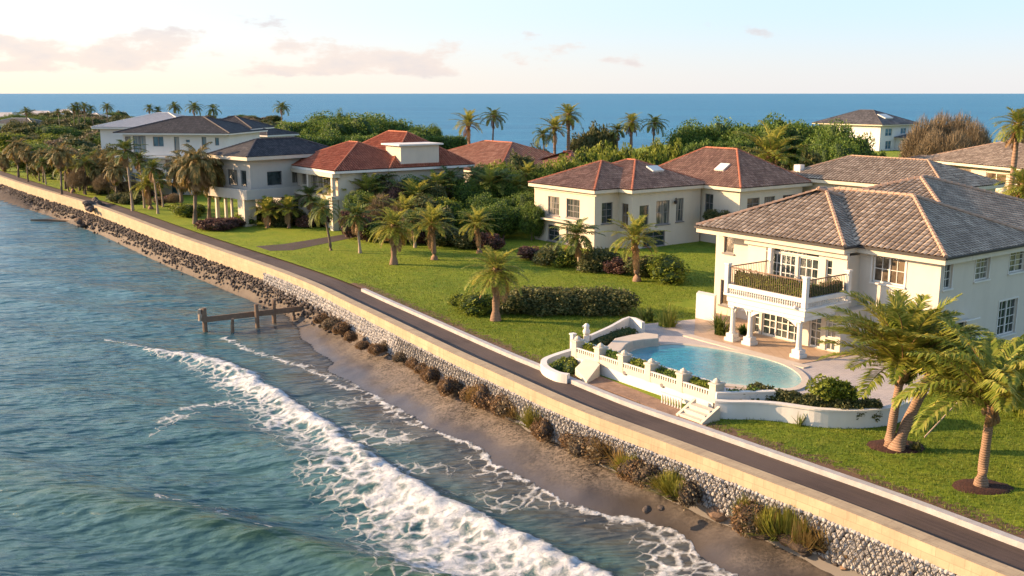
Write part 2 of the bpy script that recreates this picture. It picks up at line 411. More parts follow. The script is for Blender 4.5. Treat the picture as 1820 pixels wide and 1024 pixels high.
lf=[p for p in AS if p[1]>=76];profile_sweep('lower_wall',lf,[(.05,2.62),(.03,1.0),(.0,-.8),(.5,-.8),(.5,2.61)],M['cap'],sw)
profile_sweep('gabion_backing',gl,[(.12,2.63),(.02,1.0),(-.1,-.5),(.5,-.5),(.5,2.63)],M['gabion_back'],sw)
# stones of the gabion face, one part
def ico(sub=1):
    t=(1+5**.5)/2
    v=[(-1,t,0),(1,t,0),(-1,-t,0),(1,-t,0),(0,-1,t),(0,1,t),(0,-1,-t),(0,1,-t),(t,0,-1),(t,0,1),(-t,0,-1),(-t,0,1)]
    f=[(0,11,5),(0,5,1),(0,1,7),(0,7,10),(0,10,11),(1,5,9),(5,11,4),(11,10,2),(10,7,6),(7,1,8),(3,9,4),(3,4,2),(3,2,6),(3,6,8),(3,8,9),(4,9,5),(2,4,11),(6,2,10),(8,6,7),(9,8,1)]
    v=[Vector(p).normalized() for p in v]
    for _ in range(sub):
        c={};nf=[]
        def mid(a,b):
            k=(min(a,b),max(a,b))
            if k not in c: v.append(((v[a]+v[b])/2).normalized());c[k]=len(v)-1
            return c[k]
        for a,b,d in f:
            x,y,z=mid(a,b),mid(b,d),mid(d,a);nf+= [(a,x,z),(b,y,x),(d,z,y),(x,y,z)]
        f=nf
    return np.array([tuple(p) for p in v]),np.array(f)
IV,IF=ico(0);IV1,IF1=ico(1);IV2,IF2=ico(2)
def scatter_mesh(name,items,mat,parent=None,base=(IV1,IF1),smooth=False,seed=1):
    """items: (pos, scale3, rot matrix or None) merged into one mesh with a little shape noise"""
    rs=np.random.RandomState(seed);bv,bf=base;V=[];Fa=[];k=0
    for pos,sc in items:
        q=rs.normal(size=4);q/=np.linalg.norm(q);w,x,y,z=q
        Rm=np.array([[1-2*(y*y+z*z),2*(x*y-z*w),2*(x*z+y*w)],[2*(x*y+z*w),1-2*(x*x+z*z),2*(y*z-x*w)],[2*(x*z-y*w),2*(y*z+x*w),1-2*(x*x+y*y)]])
        jit=1+rs.uniform(-.18,.18,size=(len(bv),1))
        V.append(((bv*jit)@Rm.T)*np.array(sc)+np.array(pos));Fa.append(bf+k);k+=len(bv)
    return mesh_np(name,np.concatenate(V),np.concatenate(Fa),mat,smooth,parent)
items=[];rs=np.random.RandomState(3)
nl=offset(gl,.02)
for i in range(len(gl)-1):
    a=gl[i];b=gl[i+1];L=math.dist(a,b);dx,dy=(b[0]-a[0])/L,(b[1]-a[1])/L
    far=a[1]>66;st=.26 if far else .19
    for r_ in range(int(1.7/st)):
        z=2.52-r_*st*.93
        for c in range(int(L/st)+1):
            s=(c+.5*(r_%2)+rs.uniform(-.2,.2))*st
            if s>L: continue
            o=.02-(2.6-z)*.07+rs.uniform(-.03,.03)
            items.append(((a[0]+dx*s+dy*o*-1,a[1]+dy*s+dx*o,z+rs.uniform(-.03,.03)),(st*.60,st*.60,st*.56)))
scatter_mesh('gabion_stones',items,M['gabion'],sw,(IV1,IF1),False,5)
# wire mesh of the gabion
mb=MB()
for i in range(len(gl)-1):
    a=gl[i];b=gl[i+1]
    if a[1]>60: continue
    L=math.dist(a,b);dx,dy=(b[0]-a[0])/L,(b[1]-a[1])/L;nn=max(1,round(L/.3))
    for c in range(nn):
        for sg in (1,-1):
            x0=a[0]+dx*L*c/nn;y0=a[1]+dy*L*c/nn;ps=[]
            for q in range(6): ps.append((x0+dx*(.16*q*sg+rs.uniform(-.05,.05))-dy*-(.17+.03*q),y0+dy*(.16*q*sg)-dx*(.17+.03*q),2.58-q*.26))
            for q in range(5): mb.bar(ps[q],ps[q+1],.022)
mb.build('wire_mesh',M['metal_dark'],sw)
# land sheet (lawn) : grid inside polygon, holding the distance to the kerb
FAR=[(-700,900),P(-200,215,0),P(0,215,0),P(200,217,0),P(400,220,0),P(500,226,0),P(700,240,0),(-18,262),(1,238),(20,236),(43,290),(140,280),(220,235),(600,120),(600,-100)]
def in_poly(x,y,poly):
    c=False;n=len(poly);j=n-1
    for i in range(n):
        xi,yi=poly[i];xj,yj=poly[j]
        if (yi>y)!=(yj>y) and x<(xj-xi)*(y-yi)/(yj-yi)+xi:c=not c
        j=i
    return c
import bmesh
edge=offset(AS,CAPW+ROADW+.05)
# ribbons parallel to the shore keep a fine edge attribute, then one big fill polygon
rib=[0,.3,.7,1.2,2,3.5];V=[];Fs=[];at=[]
ls=[offset(AS,CAPW+ROADW+KERBW-.06+r_) for r_ in rib]
for i in range(len(AS)):
    for j,r_ in enumerate(rib): V.append((*ls[j][i],2.86));at.append(r_/2.2 if AS[i][1]<75 else 2)
k=len(rib)
for i in range(len(AS)-1):
    for j in range(k-1): Fs.append((i*k+j,(i+1)*k+j,(i+1)*k+j+1,i*k+j+1))
bm=bmesh.new()
inner=[ls[-1][i] for i in range(len(AS))]
ring=[bm.verts.new((x,y,2.86)) for x,y in inner[::-1]+[(-900,1500),(-700,1300)][:0]+FAR]
f=bm.faces.new(ring);bmesh.ops.triangulate(bm,faces=[f]);bm.verts.index_update()
b0=len(V)
for v in bm.verts: V.append(tuple(v.co));at.append(3.)
for f in bm.faces: Fs.append(tuple(b0+v.index for v in f.verts))
bm.free()
# bank down to the far sea
for i in range(len(FAR)-1):
    a=FAR[i];b=FAR[i+1];q=len(V);V+= [(*a,2.86),(*b,2.86),(b[0]+3,b[1]+6,-1),(a[0]+3,a[1]+6,-1)];at+=[3]*4;Fs.append((q,q+1,q+2,q+3))
lawn=mesh_np('lawn_ground',V,Fs,M['lawn'],attrs={'edge':at});tag(lawn,kind='structure')
# ------------------------------------------------------------------ beach and sea
W=[P(*p,.3) for p in [(0,333),(130,374),(250,416),(330,449),(430,496),(500,534),(540,600),(590,650),(650,692),(720,738),(790,771),(860,800),(930,850),(1020,890),(1130,930),(1200,953),(1250,990),(1340,1024)]]
W=[(-330,522),(-214,350)]+W+[(12,29.5),(17,22),(24,12),(36,-4)]
WS=smooth_line(W,5)
FR=[(-60,88),(-43,79)]+[P(*p,.1) for p in [(190,600),(280,620),(380,640),(450,665),(560,740),(640,790),(700,840),(790,885),(860,920),(960,965),(1090,1024)]]+[(7,29.5),(12,23),(19,13),(30,-3)]
FS=smooth_line(FR,5)
FB=[P(*p,.1) for p in [(190,604),(300,668),(425,700),(540,775),(640,850),(720,880),(750,930),(735,980),(760,1024)]]
def wfun(par):   # width of the foam band along the front
    xs=np.array([0,1,2,3,4,5,6,7,8,9,10,11,12,13,14,15,16])*5
    ws=np.array([0,.1,.5,1.4,2.4,3.4,3.7,4.1,4.7,5.4,6.6,7.8,8.5,8.5,8,8,8])
    return np.interp(par,xs,ws)
def axis(core0,core1,st,lo,hi,g):
    a=list(np.arange(core0,core1,st));x=core1;s=st;b=[]
    while x<hi: b.append(x);s*=g;x+=s
    b.append(hi);x=core0;s=st;c=[]
    while x>lo: s*=g;x-=s;c.append(max(x,lo))
    return np.array(c[::-1]+a+b)
def dwn(X,Y,dw): return dw+((fbm(X*.35,Y*.35,21)-.5)*1.6+(fbm(X*1.3,Y*1.3,23)-.5)*.5)*np.exp(-np.abs(dw)/4)
# beach
xs=axis(-62,18,.3,-330,60,1.08);ys=axis(18,120,.3,-20,560,1.05)
X,Y=np.meshgrid(xs,ys);X=X.ravel();Y=Y.ravel()
dw,_=poly_dist(X,Y,WS);dw=dwn(X,Y,dw);da,_=poly_dist(X,Y,AS)   # dw>0 seaward
z=np.where(dw<0,.3+np.minimum(-dw*.27,1.25),.3-dw*.075-.022*np.maximum(dw-1,0)**2)+((fbm(X*.8,Y*.8,3)-.5)*.22+(fbm(X*4,Y*4,9)-.5)*.05)*sstep(-.3,-1.6,dw)
z=np.where((Y>64)&(da>-.5),np.maximum(z,1.9-2.0*np.maximum(da,0)+(fbm(X*1.2,Y*1.2,15)-.5)*.4),z);z=np.maximum(z,-2.5);z=np.where(da<-.35,-3,z)
keep=(da>-3)&(dw<25)
nx,ny=len(xs),len(ys);idx=np.arange(nx*ny).reshape(ny,nx)
q=np.stack([idx[:-1,:-1],idx[:-1,1:],idx[1:,1:],idx[1:,:-1]],-1).reshape(-1,4)
q=q[keep[q].all(1)]
wet=1-sstep(-2.6,-.2,dw+(fbm(X*.6,Y*.6,5)-.5)*2.4)
wet=(1-wet)*sstep(78,62,Y)+.25*sstep(62,78,Y)*(1-wet)
o=mesh_np('beach',np.stack([X,Y,z],1),q,M['sand'],True,attrs={'wet':wet,'bank':sstep(62,72,Y)*.85});tag(o,kind='structure')
# sea sheet: one surface from the beach to the horizon
xs=axis(-34,16,.2,-40000,40000,1.075);ys=axis(20,78,.2,-3000,60000,1.045)
X,Y=np.meshgrid(xs,ys);X=X.ravel();Y=Y.ravel()
near=(np.abs(X)<400)&(Y<700)
dw=np.full(X.shape,50.);df=np.full(X.shape,50.);pf=np.zeros(X.shape)
dw[near],_=poly_dist(X[near],Y[near],WS);df[near],pf[near]=poly_dist(X[near],Y[near],FS)
dw=dwn(X,Y,dw)
df=df+(fbm(X*.5,Y*.5,31)-.5)*.9
def crest(ang,wl,amp,warp,seed,sharp=1.6):
    a=math.radians(ang);u=X*math.cos(a)+Y*math.sin(a);v=-X*math.sin(a)+Y*math.cos(a)
    v=v+(fbm(u*warp*.35,v*warp*.35,seed,2)-.5)*wl*1.7
    am=fbm(u*warp,v*warp*.7,seed+7,2)
    s=.5+.5*np.sin(2*np.pi*v/wl)
    return amp*(np.power(s,sharp)-.4)*(.25+1.5*am)
fade=np.exp(-np.maximum(Y-90,0)/80)*np.exp(-np.maximum(np.abs(X+10)-50,0)/60)
wav=crest(-28,8.0,.56,.07,41,2.2)+crest(27,2.6,.085,.28,51,1.8)+crest(22,1.05,.055,.6,61,1.6)+crest(-8,3.1,.09,.25,71)+crest(40,.6,.02,1.0,81,1.3)
off=sstep(0,9,dw)
calm=.35+.65*sstep(60,35,Y)
z=wav*fade*off*calm
# sheet of swash riding on the sand
bed=np.where(dw<0,.3+np.minimum(-dw*.27,1.25),.3-dw*.075)
run=np.clip(bed+.035,-1,.36)*np.exp(-np.maximum(dw,0)/3.0)*1.0
z=np.where(dw<-40,-.05,z+np.where(dw<0,.335-(-dw)*.8,run))
# breaking wave and foam
w=np.maximum(wfun(pf),.01)
amp=sstep(6,22,pf)
bore=np.where((df>-.6)&(df<w*2),np.exp(-((df-.55)/.75)**2)*.34*amp,0)*(.6+.8*fbm(X*1.1,Y*1.1,91,3))
t=df/w
foam=np.where(df>-.15,(1-sstep(.35,1.15,t)),0)*sstep(-.15,.15,df)*amp
foam=foam*(.12+.78*fbm(X*.7,Y*.7,101,4))+np.exp(-((df-.45)/.5)**2)*amp*.26
foam=np.clip(foam,0,1)
lumps=foam*(fbm(X*2.1,Y*2.1,111,5)-.4)*.42
z=z+bore+np.where(foam>.1,lumps,0)
z=np.where((dw>0)&(dw<11)&(df<1.5),np.maximum(z,bed+.03),z)
def addline(pts,wd,st,seed,zz=.1):
    global foam
    pl=smooth_line([P(*p,zz) for p in pts],5)
    d=np.full(X.shape,50.);d[near],_p=poly_dist(X[near],Y[near],pl);d=np.abs(d+(fbm(X*.9,Y*.9,seed)-.5)*.8)
    foam=np.maximum(foam,st*np.exp(-(d/wd)**2)*sstep(.2,.6,fbm(X*.8,Y*.8,seed+3)+.15))
# water's edge and trailing foam threads
edgef=np.exp(-((dw-.16)/.20)**2)*(.55+.6*fbm(X*1.5,Y*1.5,333))
foam=np.maximum(foam,edgef*.85*sstep(62,50,Y))
addline([(400,598),(440,620),(500,640),(545,655),(600,690),(640,700)],.28,.5,201)
addline([(620,693),(660,700),(700,740),(740,760)],.12,.7,211)
addline([(1195,975),(1160,990),(1175,1010),(1230,1024)],.14,.7,221)
addline([(1180,965),(1185,985),(1200,1000),(1170,1024)],.14,.7,223)
addline([(880,850),(920,838),(935,836)],.12,.5,225)
addline([(850,820),(900,845),(880,880),(930,900)],.2,.3,231)
addline([(300,745),(340,722),(400,712),(470,710)],.55,.42,241)
addline([(265,765),(310,750),(350,735)],.35,.30,243)
addline([(275,876),(305,884),(340,893),(352,905)],.15,.52,251)
addline([(392,905),(410,918)],.16,.5,253)
addline([(455,935),(480,941),(510,948)],.12,.45,255)
addline([(570,822),(590,828),(620,832)],.14,.5,257)
addline([(190,602),(230,612),(280,622)],.25,.6,259)
# open patch of foam lace behind the breaker, bottom of the photo
cx,cy=P(880,985,.1)
pd=np.sqrt(((X-cx)/5.0)**2+((Y-cy)/3.6)**2);lace=(1-sstep(.55,1.1,pd+(fbm(X*.5,Y*.5,301)-.5)*.5))*(df>0)
foam=np.maximum(foam,lace*.56);cx,cy=P(1290,1010,.3);pd=np.sqrt(((X-cx)/3.4)**2+((Y-cy)/2.6)**2);foam=np.maximum(foam,(1-sstep(.5,1.1,pd))*.30*(dw>0));st_=(df<-.3)&(dw>.2);foam=np.where(st_,np.maximum(foam,.36*sstep(.35,.7,fbm(X*.5,Y*.5,343))*sstep(60,50,Y)),foam)
shal=np.where(dw<-40,0,1-sstep(.2,5.5,dw+(fbm(X*.3,Y*.3,401)-.5)*3))
shal=np.where((df>.3)&(pf>8),np.minimum(shal,.15),shal)
nx,ny=len(xs),len(ys);idx=np.arange(nx*ny).reshape(ny,nx)
q=np.stack([idx[:-1,:-1],idx[:-1,1:],idx[1:,1:],idx[1:,:-1]],-1).reshape(-1,4)
far=np.clip((np.hypot(X,Y)-35)/260,0,1)
def seamat():
    n=N('sea_water');sh=n.attr('shallow');fo=n.attr('foam');fa=n.attr('far');hz=n.attr('crest')
    co=n.coord()
    fine=n.noise(3.2,5,.65,n.coord('Object',(1,2.2,1),(0,0,-.5)));mid=n.noise(.55,4,.6,n.coord('Object',(1,2.4,1),(0,0,-.45)))
    big=n.noise(.05,5,.65,n.coord('Object',(1,3.2,1)));huge=n.noise(.004,4,.6,n.coord('Object',(1,4,1)))
    deep=n.mix(n.ramp(huge,[(.4,0),(.6,1)]),(.016,.135,.250),(.024,.168,.290))
    col=n.mix(fa,(.042,.098,.096),deep)
    col=n.mix(n.math('MULTIPLY',hz,.65),col,(.040,.075,.022))
    col=n.mix(sh,col,n.mix(n.noise(1.2,4,.6),(.045,.055,.060),(.10,.095,.085)))
    f1=n.noise(3.4,7,.80,None,.4);v1=n.voro(1.35,'DISTANCE_TO_EDGE',n.mixv(n.coord(),n.noisecol(1.1),.35))
    lace=n.ramp(v1,[(.0,1),(.16,.35),(.34,0)])
    k=n.math('ADD',n.math('MULTIPLY',f1,.55),n.math('MULTIPLY',lace,.45))
    thr=n.math('SUBTRACT',1.0,fo)
    msk=n.math('SUBTRACT',k,n.math('MULTIPLY',thr,.86))
    msk=n.math('MULTIPLY',n.math('ADD',msk,.13),3.0,clamp=True)
    msk=n.math('MULTIPLY',msk,n.ramp(fo,[(.03,0),(.14,1)]))
    col=n.mix(msk,col,n.mix(n.ramp(f1,[(.35,0),(.62,1)]),(.32,.38,.42),(.76,.75,.73)))
    ro=n.math('ADD',n.math('MULTIPLY',msk,.75),n.math('ADD',.13,n.math('MULTIPLY',fa,.22)))
    h=n.bump(mid,.30,.30,n.bump(big,.6,4.0))
    h=n.bump(fine,.55,.07,h);h=n.bump(n.math('MULTIPLY',f1,msk),.9,.16,h)
    return n.set(col,ro,h,n.math('SUBTRACT',.5,n.math('MULTIPLY',fa,.38)),IOR=1.33)
def _mixv(s,a,b,f):
    n=s.new('ShaderNodeMix',data_type='VECTOR');n.inputs[0].default_value=f;s.l.new(a,n.inputs[4]);s.l.new(b,n.inputs[5]);return n.outputs[1]
def _nc(s,sc):
    n=s.new('ShaderNodeTexNoise');n.inputs['Scale'].default_value=sc;s.l.new(s.coord(),n.inputs['Vector'])
    m=s.new('ShaderNodeVectorMath',operation='MULTIPLY_ADD');s.l.new(n.outputs['Color'],m.inputs[0]);m.inputs[1].default_value=(3,3,0);s.l.new(s.coord(),m.inputs[2]);return m.outputs[0]
N.mixv=_mixv;N.noisecol=_nc
cr=sstep(.16,.55,wav)*fade*off*(Y<45)
sea=mesh_np('sea',np.stack([X,Y,z],1),q,seamat(),True,attrs={'foam':foam,'shallow':shal,'far':far,'crest':cr});tag(sea,kind='structure')
# ------------------------------------------------------------------ buildings (local axes: x along the sea front to the left, y towards the sea, z up)
def wall_face(mb,o,d,L,z0,z1,holes,nrm,depth=.16):
    """vertical wall with rectangular openings (a0,a1,b0,b1) and their reveals"""
    us=sorted({0,L}|{h[0] for h in holes}|{h[1] for h in holes});zs=sorted({z0,z1}|{h[2] for h in holes}|{h[3] for h in holes})
    us=[u for u in us if 0<=u<=L];zs=[z for z in zs if z0<=z<=z1]
    p=lambda u,z,k=0:(o[0]+d[0]*u-nrm[0]*k,o[1]+d[1]*u-nrm[1]*k,z)
    for i in range(len(us)-1):
        for j in range(len(zs)-1):
            cu=(us[i]+us[i+1])/2;cz=(zs[j]+zs[j+1])/2
            if any(h[0]<cu<h[1] and h[2]<cz<h[3] for h in holes): continue
            mb.add([p(us[i],zs[j]),p(us[i+1],zs[j]),p(us[i+1],zs[j+1]),p(us[i],zs[j+1])],[(0,1,2,3)])
    for a0,a1,b0,b1 in [h[:4] for h in holes]:
        for (u0,w0),(u1,w1) in (((a0,b0),(a1,b0)),((a1,b0),(a1,b1)),((a1,b1),(a0,b1)),((a0,b1),(a0,b0))):
            mb.add([p(u0,w0),p(u1,w1),p(u1,w1,depth+.05),p(u0,w0,depth+.05)],[(0,1,2,3)])
def add_window(par,o,d,nrm,a0,a1,b0,b1,nx=2,nz=3,frame='trim_white',glass='glass',sill=True,leaves=1,depth=.16,name='window',fw=.07,surround=None,bars=.035):
    p=lambda u,z,k:(o[0]+d[0]*u+nrm[0]*k,o[1]+d[1]*u+nrm[1]*k,z)
    mb=MB();dv=Vector((d[0],d[1],0));nv=Vector((nrm[0],nrm[1],0));zv=Vector((0,0,1))
    def bx(u0,u1,z0,z1,k0,k1): mb.obox(p((u0+u1)/2,(z0+z1)/2,(k0+k1)/2),dv*(u1-u0)/2,nv*(k1-k0)/2,zv*(z1-z0)/2)
    k0,k1=-depth,-depth+.07
    e=.004
    bx(a0+e,a0+fw,b0+e,b1-e,k0,k1);bx(a1-fw,a1-e,b0+e,b1-e,k0,k1);bx(a0+fw,a1-fw,b0+e,b0+fw,k0,k1);bx(a0+fw,a1-fw,b1-fw,b1-e,k0,k1)
    W_=(a1-a0-2*fw)/leaves
    for l in range(leaves):
        l0=a0+fw+l*W_
        if l: bx(l0-.05,l0+.05,b0+fw,b1-fw,k0,k1+.01)
        for i in range(1,nx):
            u=l0+W_*i/nx;bx(u-bars/2,u+bars/2,b0+fw,b1-fw,k0+.01,k1-.02)
    for j in range(1,nz):
        z=b0+fw+(b1-b0-2*fw)*j/nz;bx(a0+fw,a1-fw,z-bars/2,z+bars/2,k0+.012,k1-.022)
    if sill: bx(a0-.1,a1+.1,b0-.10,b0-.004,-.02,.10)
    if surround:
        s=surround;bx(a0-s,a0-.003,b0,b1+s,-.01,.035);bx(a1+.003,a1+s,b0,b1+s,-.01,.035);bx(a0-.003,a1+.003,b1+.003,b1+s,-.01,.035)
    w=mb.build(name,M[frame],par)
    g=MB();g.add([p(a0+.02,b0+.02,-depth+.018),p(a1-.02,b0+.02,-depth+.018),p(a1-.02,b1-.02,-depth+.018),p(a0+.02,b1-.02,-depth+.018)],[(0,1,2,3)])
    g.build('pane',M[glass],w)
    return w
def body(par,blocks,mat='stucco_cream',name='wall'):
    """blocks: dict(x=(x0,x1),y=(y0,y1),z=(z0,z1),F=[windows on the sea front],R=[windows on the right side],L=[..left])"""
    mb=MB()
    for b in blocks:
        x0,x1=b['x'];y0,y1=b['y'];z0,z1=b['z']
        sides={'F':((x0,y1),(1,0),x1-x0,(0,1)),'R':((x0,y0),(0,1),y1-y0,(-1,0)),'L':((x1,y0),(0,1),y1-y0,(1,0)),'B':((x0,y0),(1,0),x1-x0,(0,-1))}
        for s,(o,d,L,nr) in sides.items():
            holes=[]
            for wdw in b.get(s,[]):
                a0,a1,b0,b1=wdw[:4];off=x0 if s in 'FB' else y0
                holes.append((a0-off,a1-off,b0,b1))
                kw=dict(b.get('kw',{}));kw.update(wdw[4] if len(wdw)>4 else {})
                add_window(par,o,d,nr,a0-off,a1-off,b0,b1,**kw)
            wall_face(mb,o,d,L,z0,z1,holes,nr)
        mb.add([(x0,y0,z1),(x1,y0,z1),(x1,y1,z1),(x0,y1,z1)],[(0,1,2,3)])
        if b.get('bottom'): mb.add([(x0,y0,z0),(x1,y0,z0),(x1,y1,z0),(x0,y1,z0)],[(3,2,1,0)])
    return mb.build(name,M[mat],par)
def roof_plane(mb,e0,e1,a0,a1,kind,pitch=.3,course=.38):
    """e0,e1 eave ends; a0,a1 upper ends (may coincide). kind 'barrel' or 'flat'"""
    e0,e1,a0,a1=map(Vector,(e0,e1,a0,a1));L=(e1-e0).length;d=(e1-e0)/L
    am=(a0+a1)/2;up=am-e0;up=up-d*up.dot(d);Hh=up.length;up/=Hh;nr=d.cross(up)
    if nr.z<0:nr=-nr
    s0=(a0-e0).dot(d);s1=(a1-e0).dot(d)
    def top(s):
        if s<s0: return Hh*s/s0 if s0>0 else Hh
        if s>s1: return Hh*(L-s)/(L-s1) if L>s1 else Hh
        return Hh
    if kind=='flat':
        nrows=int(Hh/course)+1
        for r in range(nrows):
            v0=r*course;v1=min(Hh,v0+course)
            lo0=s0*v0/Hh;hi0=L-(L-s1)*v0/Hh;lo1=s0*v1/Hh;hi1=L-(L-s1)*v1/Hh
            P3=lambda s,v,h:tuple(e0+d*s+up*v+nr*h)
            mb.add([P3(lo0,v0,.035),P3(hi0,v0,.035),P3(hi1,v1,.01),P3(lo1,v1,.01),P3(lo0,v0,.0),P3(hi0,v0,.0)],[(0,1,2,3),(4,5,1,0)],
                   [(lo0,v0),(hi0,v0),(hi1,v1),(lo1,v1),(lo0,v0),(hi0,v0)])
        return
    nc=max(1,int(round(L/pitch)));pp=L/nc
    prof=((0,.0),(.14,.0),(.26,.055),(.5,.085),(.74,.055),(.86,.0),(1,.0)) if pitch<.36 else ((0,0),(.25,.05),(.5,.09),(.75,.05),(1,0))
    for c in range(nc):
        ss=[(c+f)*pp for f,h in prof];ts=[max(0,min(Hh,top(min(max(s,1e-4),L-1e-4)))) for s in ss];tm=max(ts)
        nr_=int(tm/course)+1
        for r in range(nr_):
            v0=r*course;v1=v0+course
            if v0>=tm: break
            vs=[];uv=[];sc=c+.5
            jit=R.uniform(-.008,.008)
            for (f,h),s,t in zip(prof,ss,ts):
                vs.append(tuple(e0+d*s+up*min(v0,t)+nr*(h+.022+jit)));uv.append((f*.29+c*.30,r*.38+.1))
            for (f,h),s,t in zip(prof,ss,ts):
                vs.append(tuple(e0+d*s+up*min(v1,t)+nr*(h*.9+jit)));uv.append((f*.29+c*.30,r*.38+.3))
            k=len(prof)
            fs=[(i,i+1,k+i+1,k+i) for i in range(k-1) if not(ts[i]<=v0 and ts[i+1]<=v0)]
            mb.add(vs,fs,uv)
def hip(par,x0,x1,y0,y1,z,slope,tile,ridge='ridge_villa',fascia='trim_cream',axis=None,pitch=.3,course=.38,flat=(),rr=.11,fh=.28,gutter=None,ends=(1,1),hidecorner=0):
    """hip roof over a rectangle; returns the roof object (child of par)"""
    hx=(x1-x0)/2;hy=(y1-y0)/2
    if axis is None: axis='x' if hx>=hy else 'y'
    if axis=='x':
        zt=z+hy*slope;r0=(x0+hy*ends[0],(y0+y1)/2,zt);r1=(x1-hy*ends[1],(y0+y1)/2,zt)
        if hy*(ends[0]+ends[1])>2*hx: m=(x0+x1)/2; r0=(m,r0[1],zt);r1=(m,r1[1],zt)
    else:
        zt=z+hx*slope;r0=((x0+x1)/2,y0+hx*ends[0],zt);r1=((x0+x1)/2,y1-hx*ends[1],zt)
    c00,c10,c11,c01=(x0,y0,z),(x1,y0,z),(x1,y1,z),(x0,y1,z)
    mb=MB()
    if axis=='x': planes={'F':(c11,c01,r1,r0),'B':(c00,c10,r0,r1),'R':(c01,c00,r0,r0),'L':(c10,c11,r1,r1)}
    else: planes={'F':(c11,c01,r1,r1),'B':(c00,c10,r0,r0),'R':(c01,c00,r1,r0),'L':(c10,c11,r0,r1)}
    for k,(e0,e1,a0,a1) in planes.items():
        if k in flat: roof_plane(mb,e0,e1,a0,a1,'flat',course=.22)
        else: roof_plane(mb,e0,e1,a0,a1,'barrel',pitch,course)
    # underside deck keeps light out
    dz=.03
    b=[(p[0],p[1],p[2]-dz) for p in (c00,c10,c11,c01,r0,r1)]
    if axis=='x': mb.add(b,[(3,2,5,4),(0,4,5,1),(3,4,0),(1,5,2),(0,1,2,3)])
    else: mb.add(b,[(3,2,5),(0,4,1),(3,5,4,0),(1,4,5,2),(0,1,2,3)])
    ro=mb.build('roof',M[tile],par,uv=True)
    rb=MB()
    def ridge_line(p,q):
        p,q=Vector(p),Vector(q);L=(q-p).length
        if L<.05:return
        n_=max(1,int(L/.42));
        for i in range(n_):
            a=p+(q-p)*i/n_;b_=p+(q-p)*(i+1.08)/n_ if i<n_-1 else q
            rb.tube([a+Vector((0,0,.05)),b_+Vector((0,0,.03))],[rr,rr*.86],6,True)
    for c in (c00,c10,c11,c01):
        e=r0 if ((axis=='x' and c[0]==x0) or (axis=='y' and c[1]==y0)) else r1
        if hidecorner and c==c01: c=tuple(Vector(c)*.5+Vector(e)*.5)
        ridge_line(c,e)
    ridge_line(r0,r1)
    rb.build('ridge_cap',M[ridge],ro,smooth=False)
    fb=MB();t=.06
    e=.02
    fb.box(x0+e,x1-e,y1-e-t,y1-e,z-fh,z-.035);fb.box(x0+e,x1-e,y0+e,y0+e+t,z-fh,z-.035)
    fb.box(x0+e,x0+e+t,y0+e+t,y1-e-t,z-fh,z-.035);fb.box(x1-e-t,x1-e,y0+e+t,y1-e-t,z-fh,z-.035)
    fb.add([(x0+e+t,y0+e+t,z-fh+.04),(x1-e-t,y0+e+t,z-fh+.04),(x1-e-t,y1-e-t,z-fh+.04),(x0+e+t,y1-e-t,z-fh+.04)],[(3,2,1,0)])
    fb.build('fascia',M[fascia],ro)
    if gutter:
        gb=MB();g=.07
        for a,b_ in (((x0-g,y1+g),(x1+g,y1+g)),((x0-g,y0-g),(x0-g,y1+g))): gb.bar((*a,z-.06),(*b_,z-.06),.11,.12)
        gb.build('gutter',M[gutter],ro)
    return ro
ANG=math.radians(126.1)
# ---- the cream villa by the pool
V=empty('villa',(23.1,52.2,0),ANG,label='large cream two storey villa with tiled roof and white balcony behind the pool',cat='house')
Z0=2.9
sh=dict(nx=2,nz=3,frame='trim_white',glass='glass')
vb=[dict(x=(0,15.8),y=(-20,0),z=(Z0-.3,8.8),
     F=[(2.1,4.15,6.9,8.5,dict(nx=2,nz=2,leaves=2,fw=.1,surround=.1,glass='glass_warm')),(14.5,15.35,7.15,8.5,dict(nx=1,nz=2,frame='frame_grey',glass='glass_warm')),(14.3,15.5,3.6,5.3,dict(nx=1,nz=2,frame='frame_grey',glass='glass_warm')),(12.7,13.5,3.6,5.3,dict(nx=2,nz=3))],
     R=[(-1.15,-.35,7.05,8.5,dict(nx=2,nz=3,surround=.07)),(-5.0,-3.5,7.15,8.55,dict(nx=2,nz=4,leaves=1,surround=.07)),(-9.0,-7.2,7.2,8.6,dict(nx=2,nz=4,leaves=1,surround=.07)),(-13,-11.4,7.15,8.6,dict(nx=2,nz=3,surround=.07)),
        (-8.6,-6.5,3.5,5.6,dict(nx=2,nz=4,leaves=2,surround=.08)),(-3.1,-1.9,3.9,4.95,dict(nx=1,nz=1,frame='trim_white'))],kw=dict(sh)),
    dict(x=(5.0,12.3),y=(0,1.2),z=(5.3,8.35),
     F=[(6.95,8.4,6.1,7.92,dict(nx=3,nz=3,sill=False,bars=.05,fw=.09)),(8.6,10.85,6.1,7.92,dict(nx=3,nz=3,leaves=2,sill=False,bars=.05,fw=.09)),(6.95,10.85,7.96,8.24,dict(nx=4,nz=1,sill=False)),(6.0,6.45,6.6,8.0,dict(nx=1,nz=3,sill=False))],kw=dict(sh)),
    dict(x=(4.3,10.9),y=(0,2.4),z=(Z0-.3,5.34),F=[(7.0,9.95,2.98,4.9,dict(nx=2,nz=4,leaves=3,sill=False,bars=.05,fw=.1)),(10.15,10.6,2.98,4.9,dict(nx=1,nz=4,sill=False,bars=.05)),(5.62,6.45,2.98,4.95,dict(nx=2,nz=4,sill=False,bars=.05,fw=.09)),(4.62,5.3,3.72,5.1,dict(nx=2,nz=3,sill=False,bars=.05,fw=.08)),(4.62,5.3,2.98,3.64,dict(nx=2,nz=1,sill=False,bars=.05,fw=.08))],kw=dict(sh))]
body(V,vb,'stucco_villa')
hip(V,-.5,16.3,-10.7,.5,8.95,.44,'tile_villa',pitch=.38,flat=('R',),gutter='metal_dark',fh=.42,rr=.13)
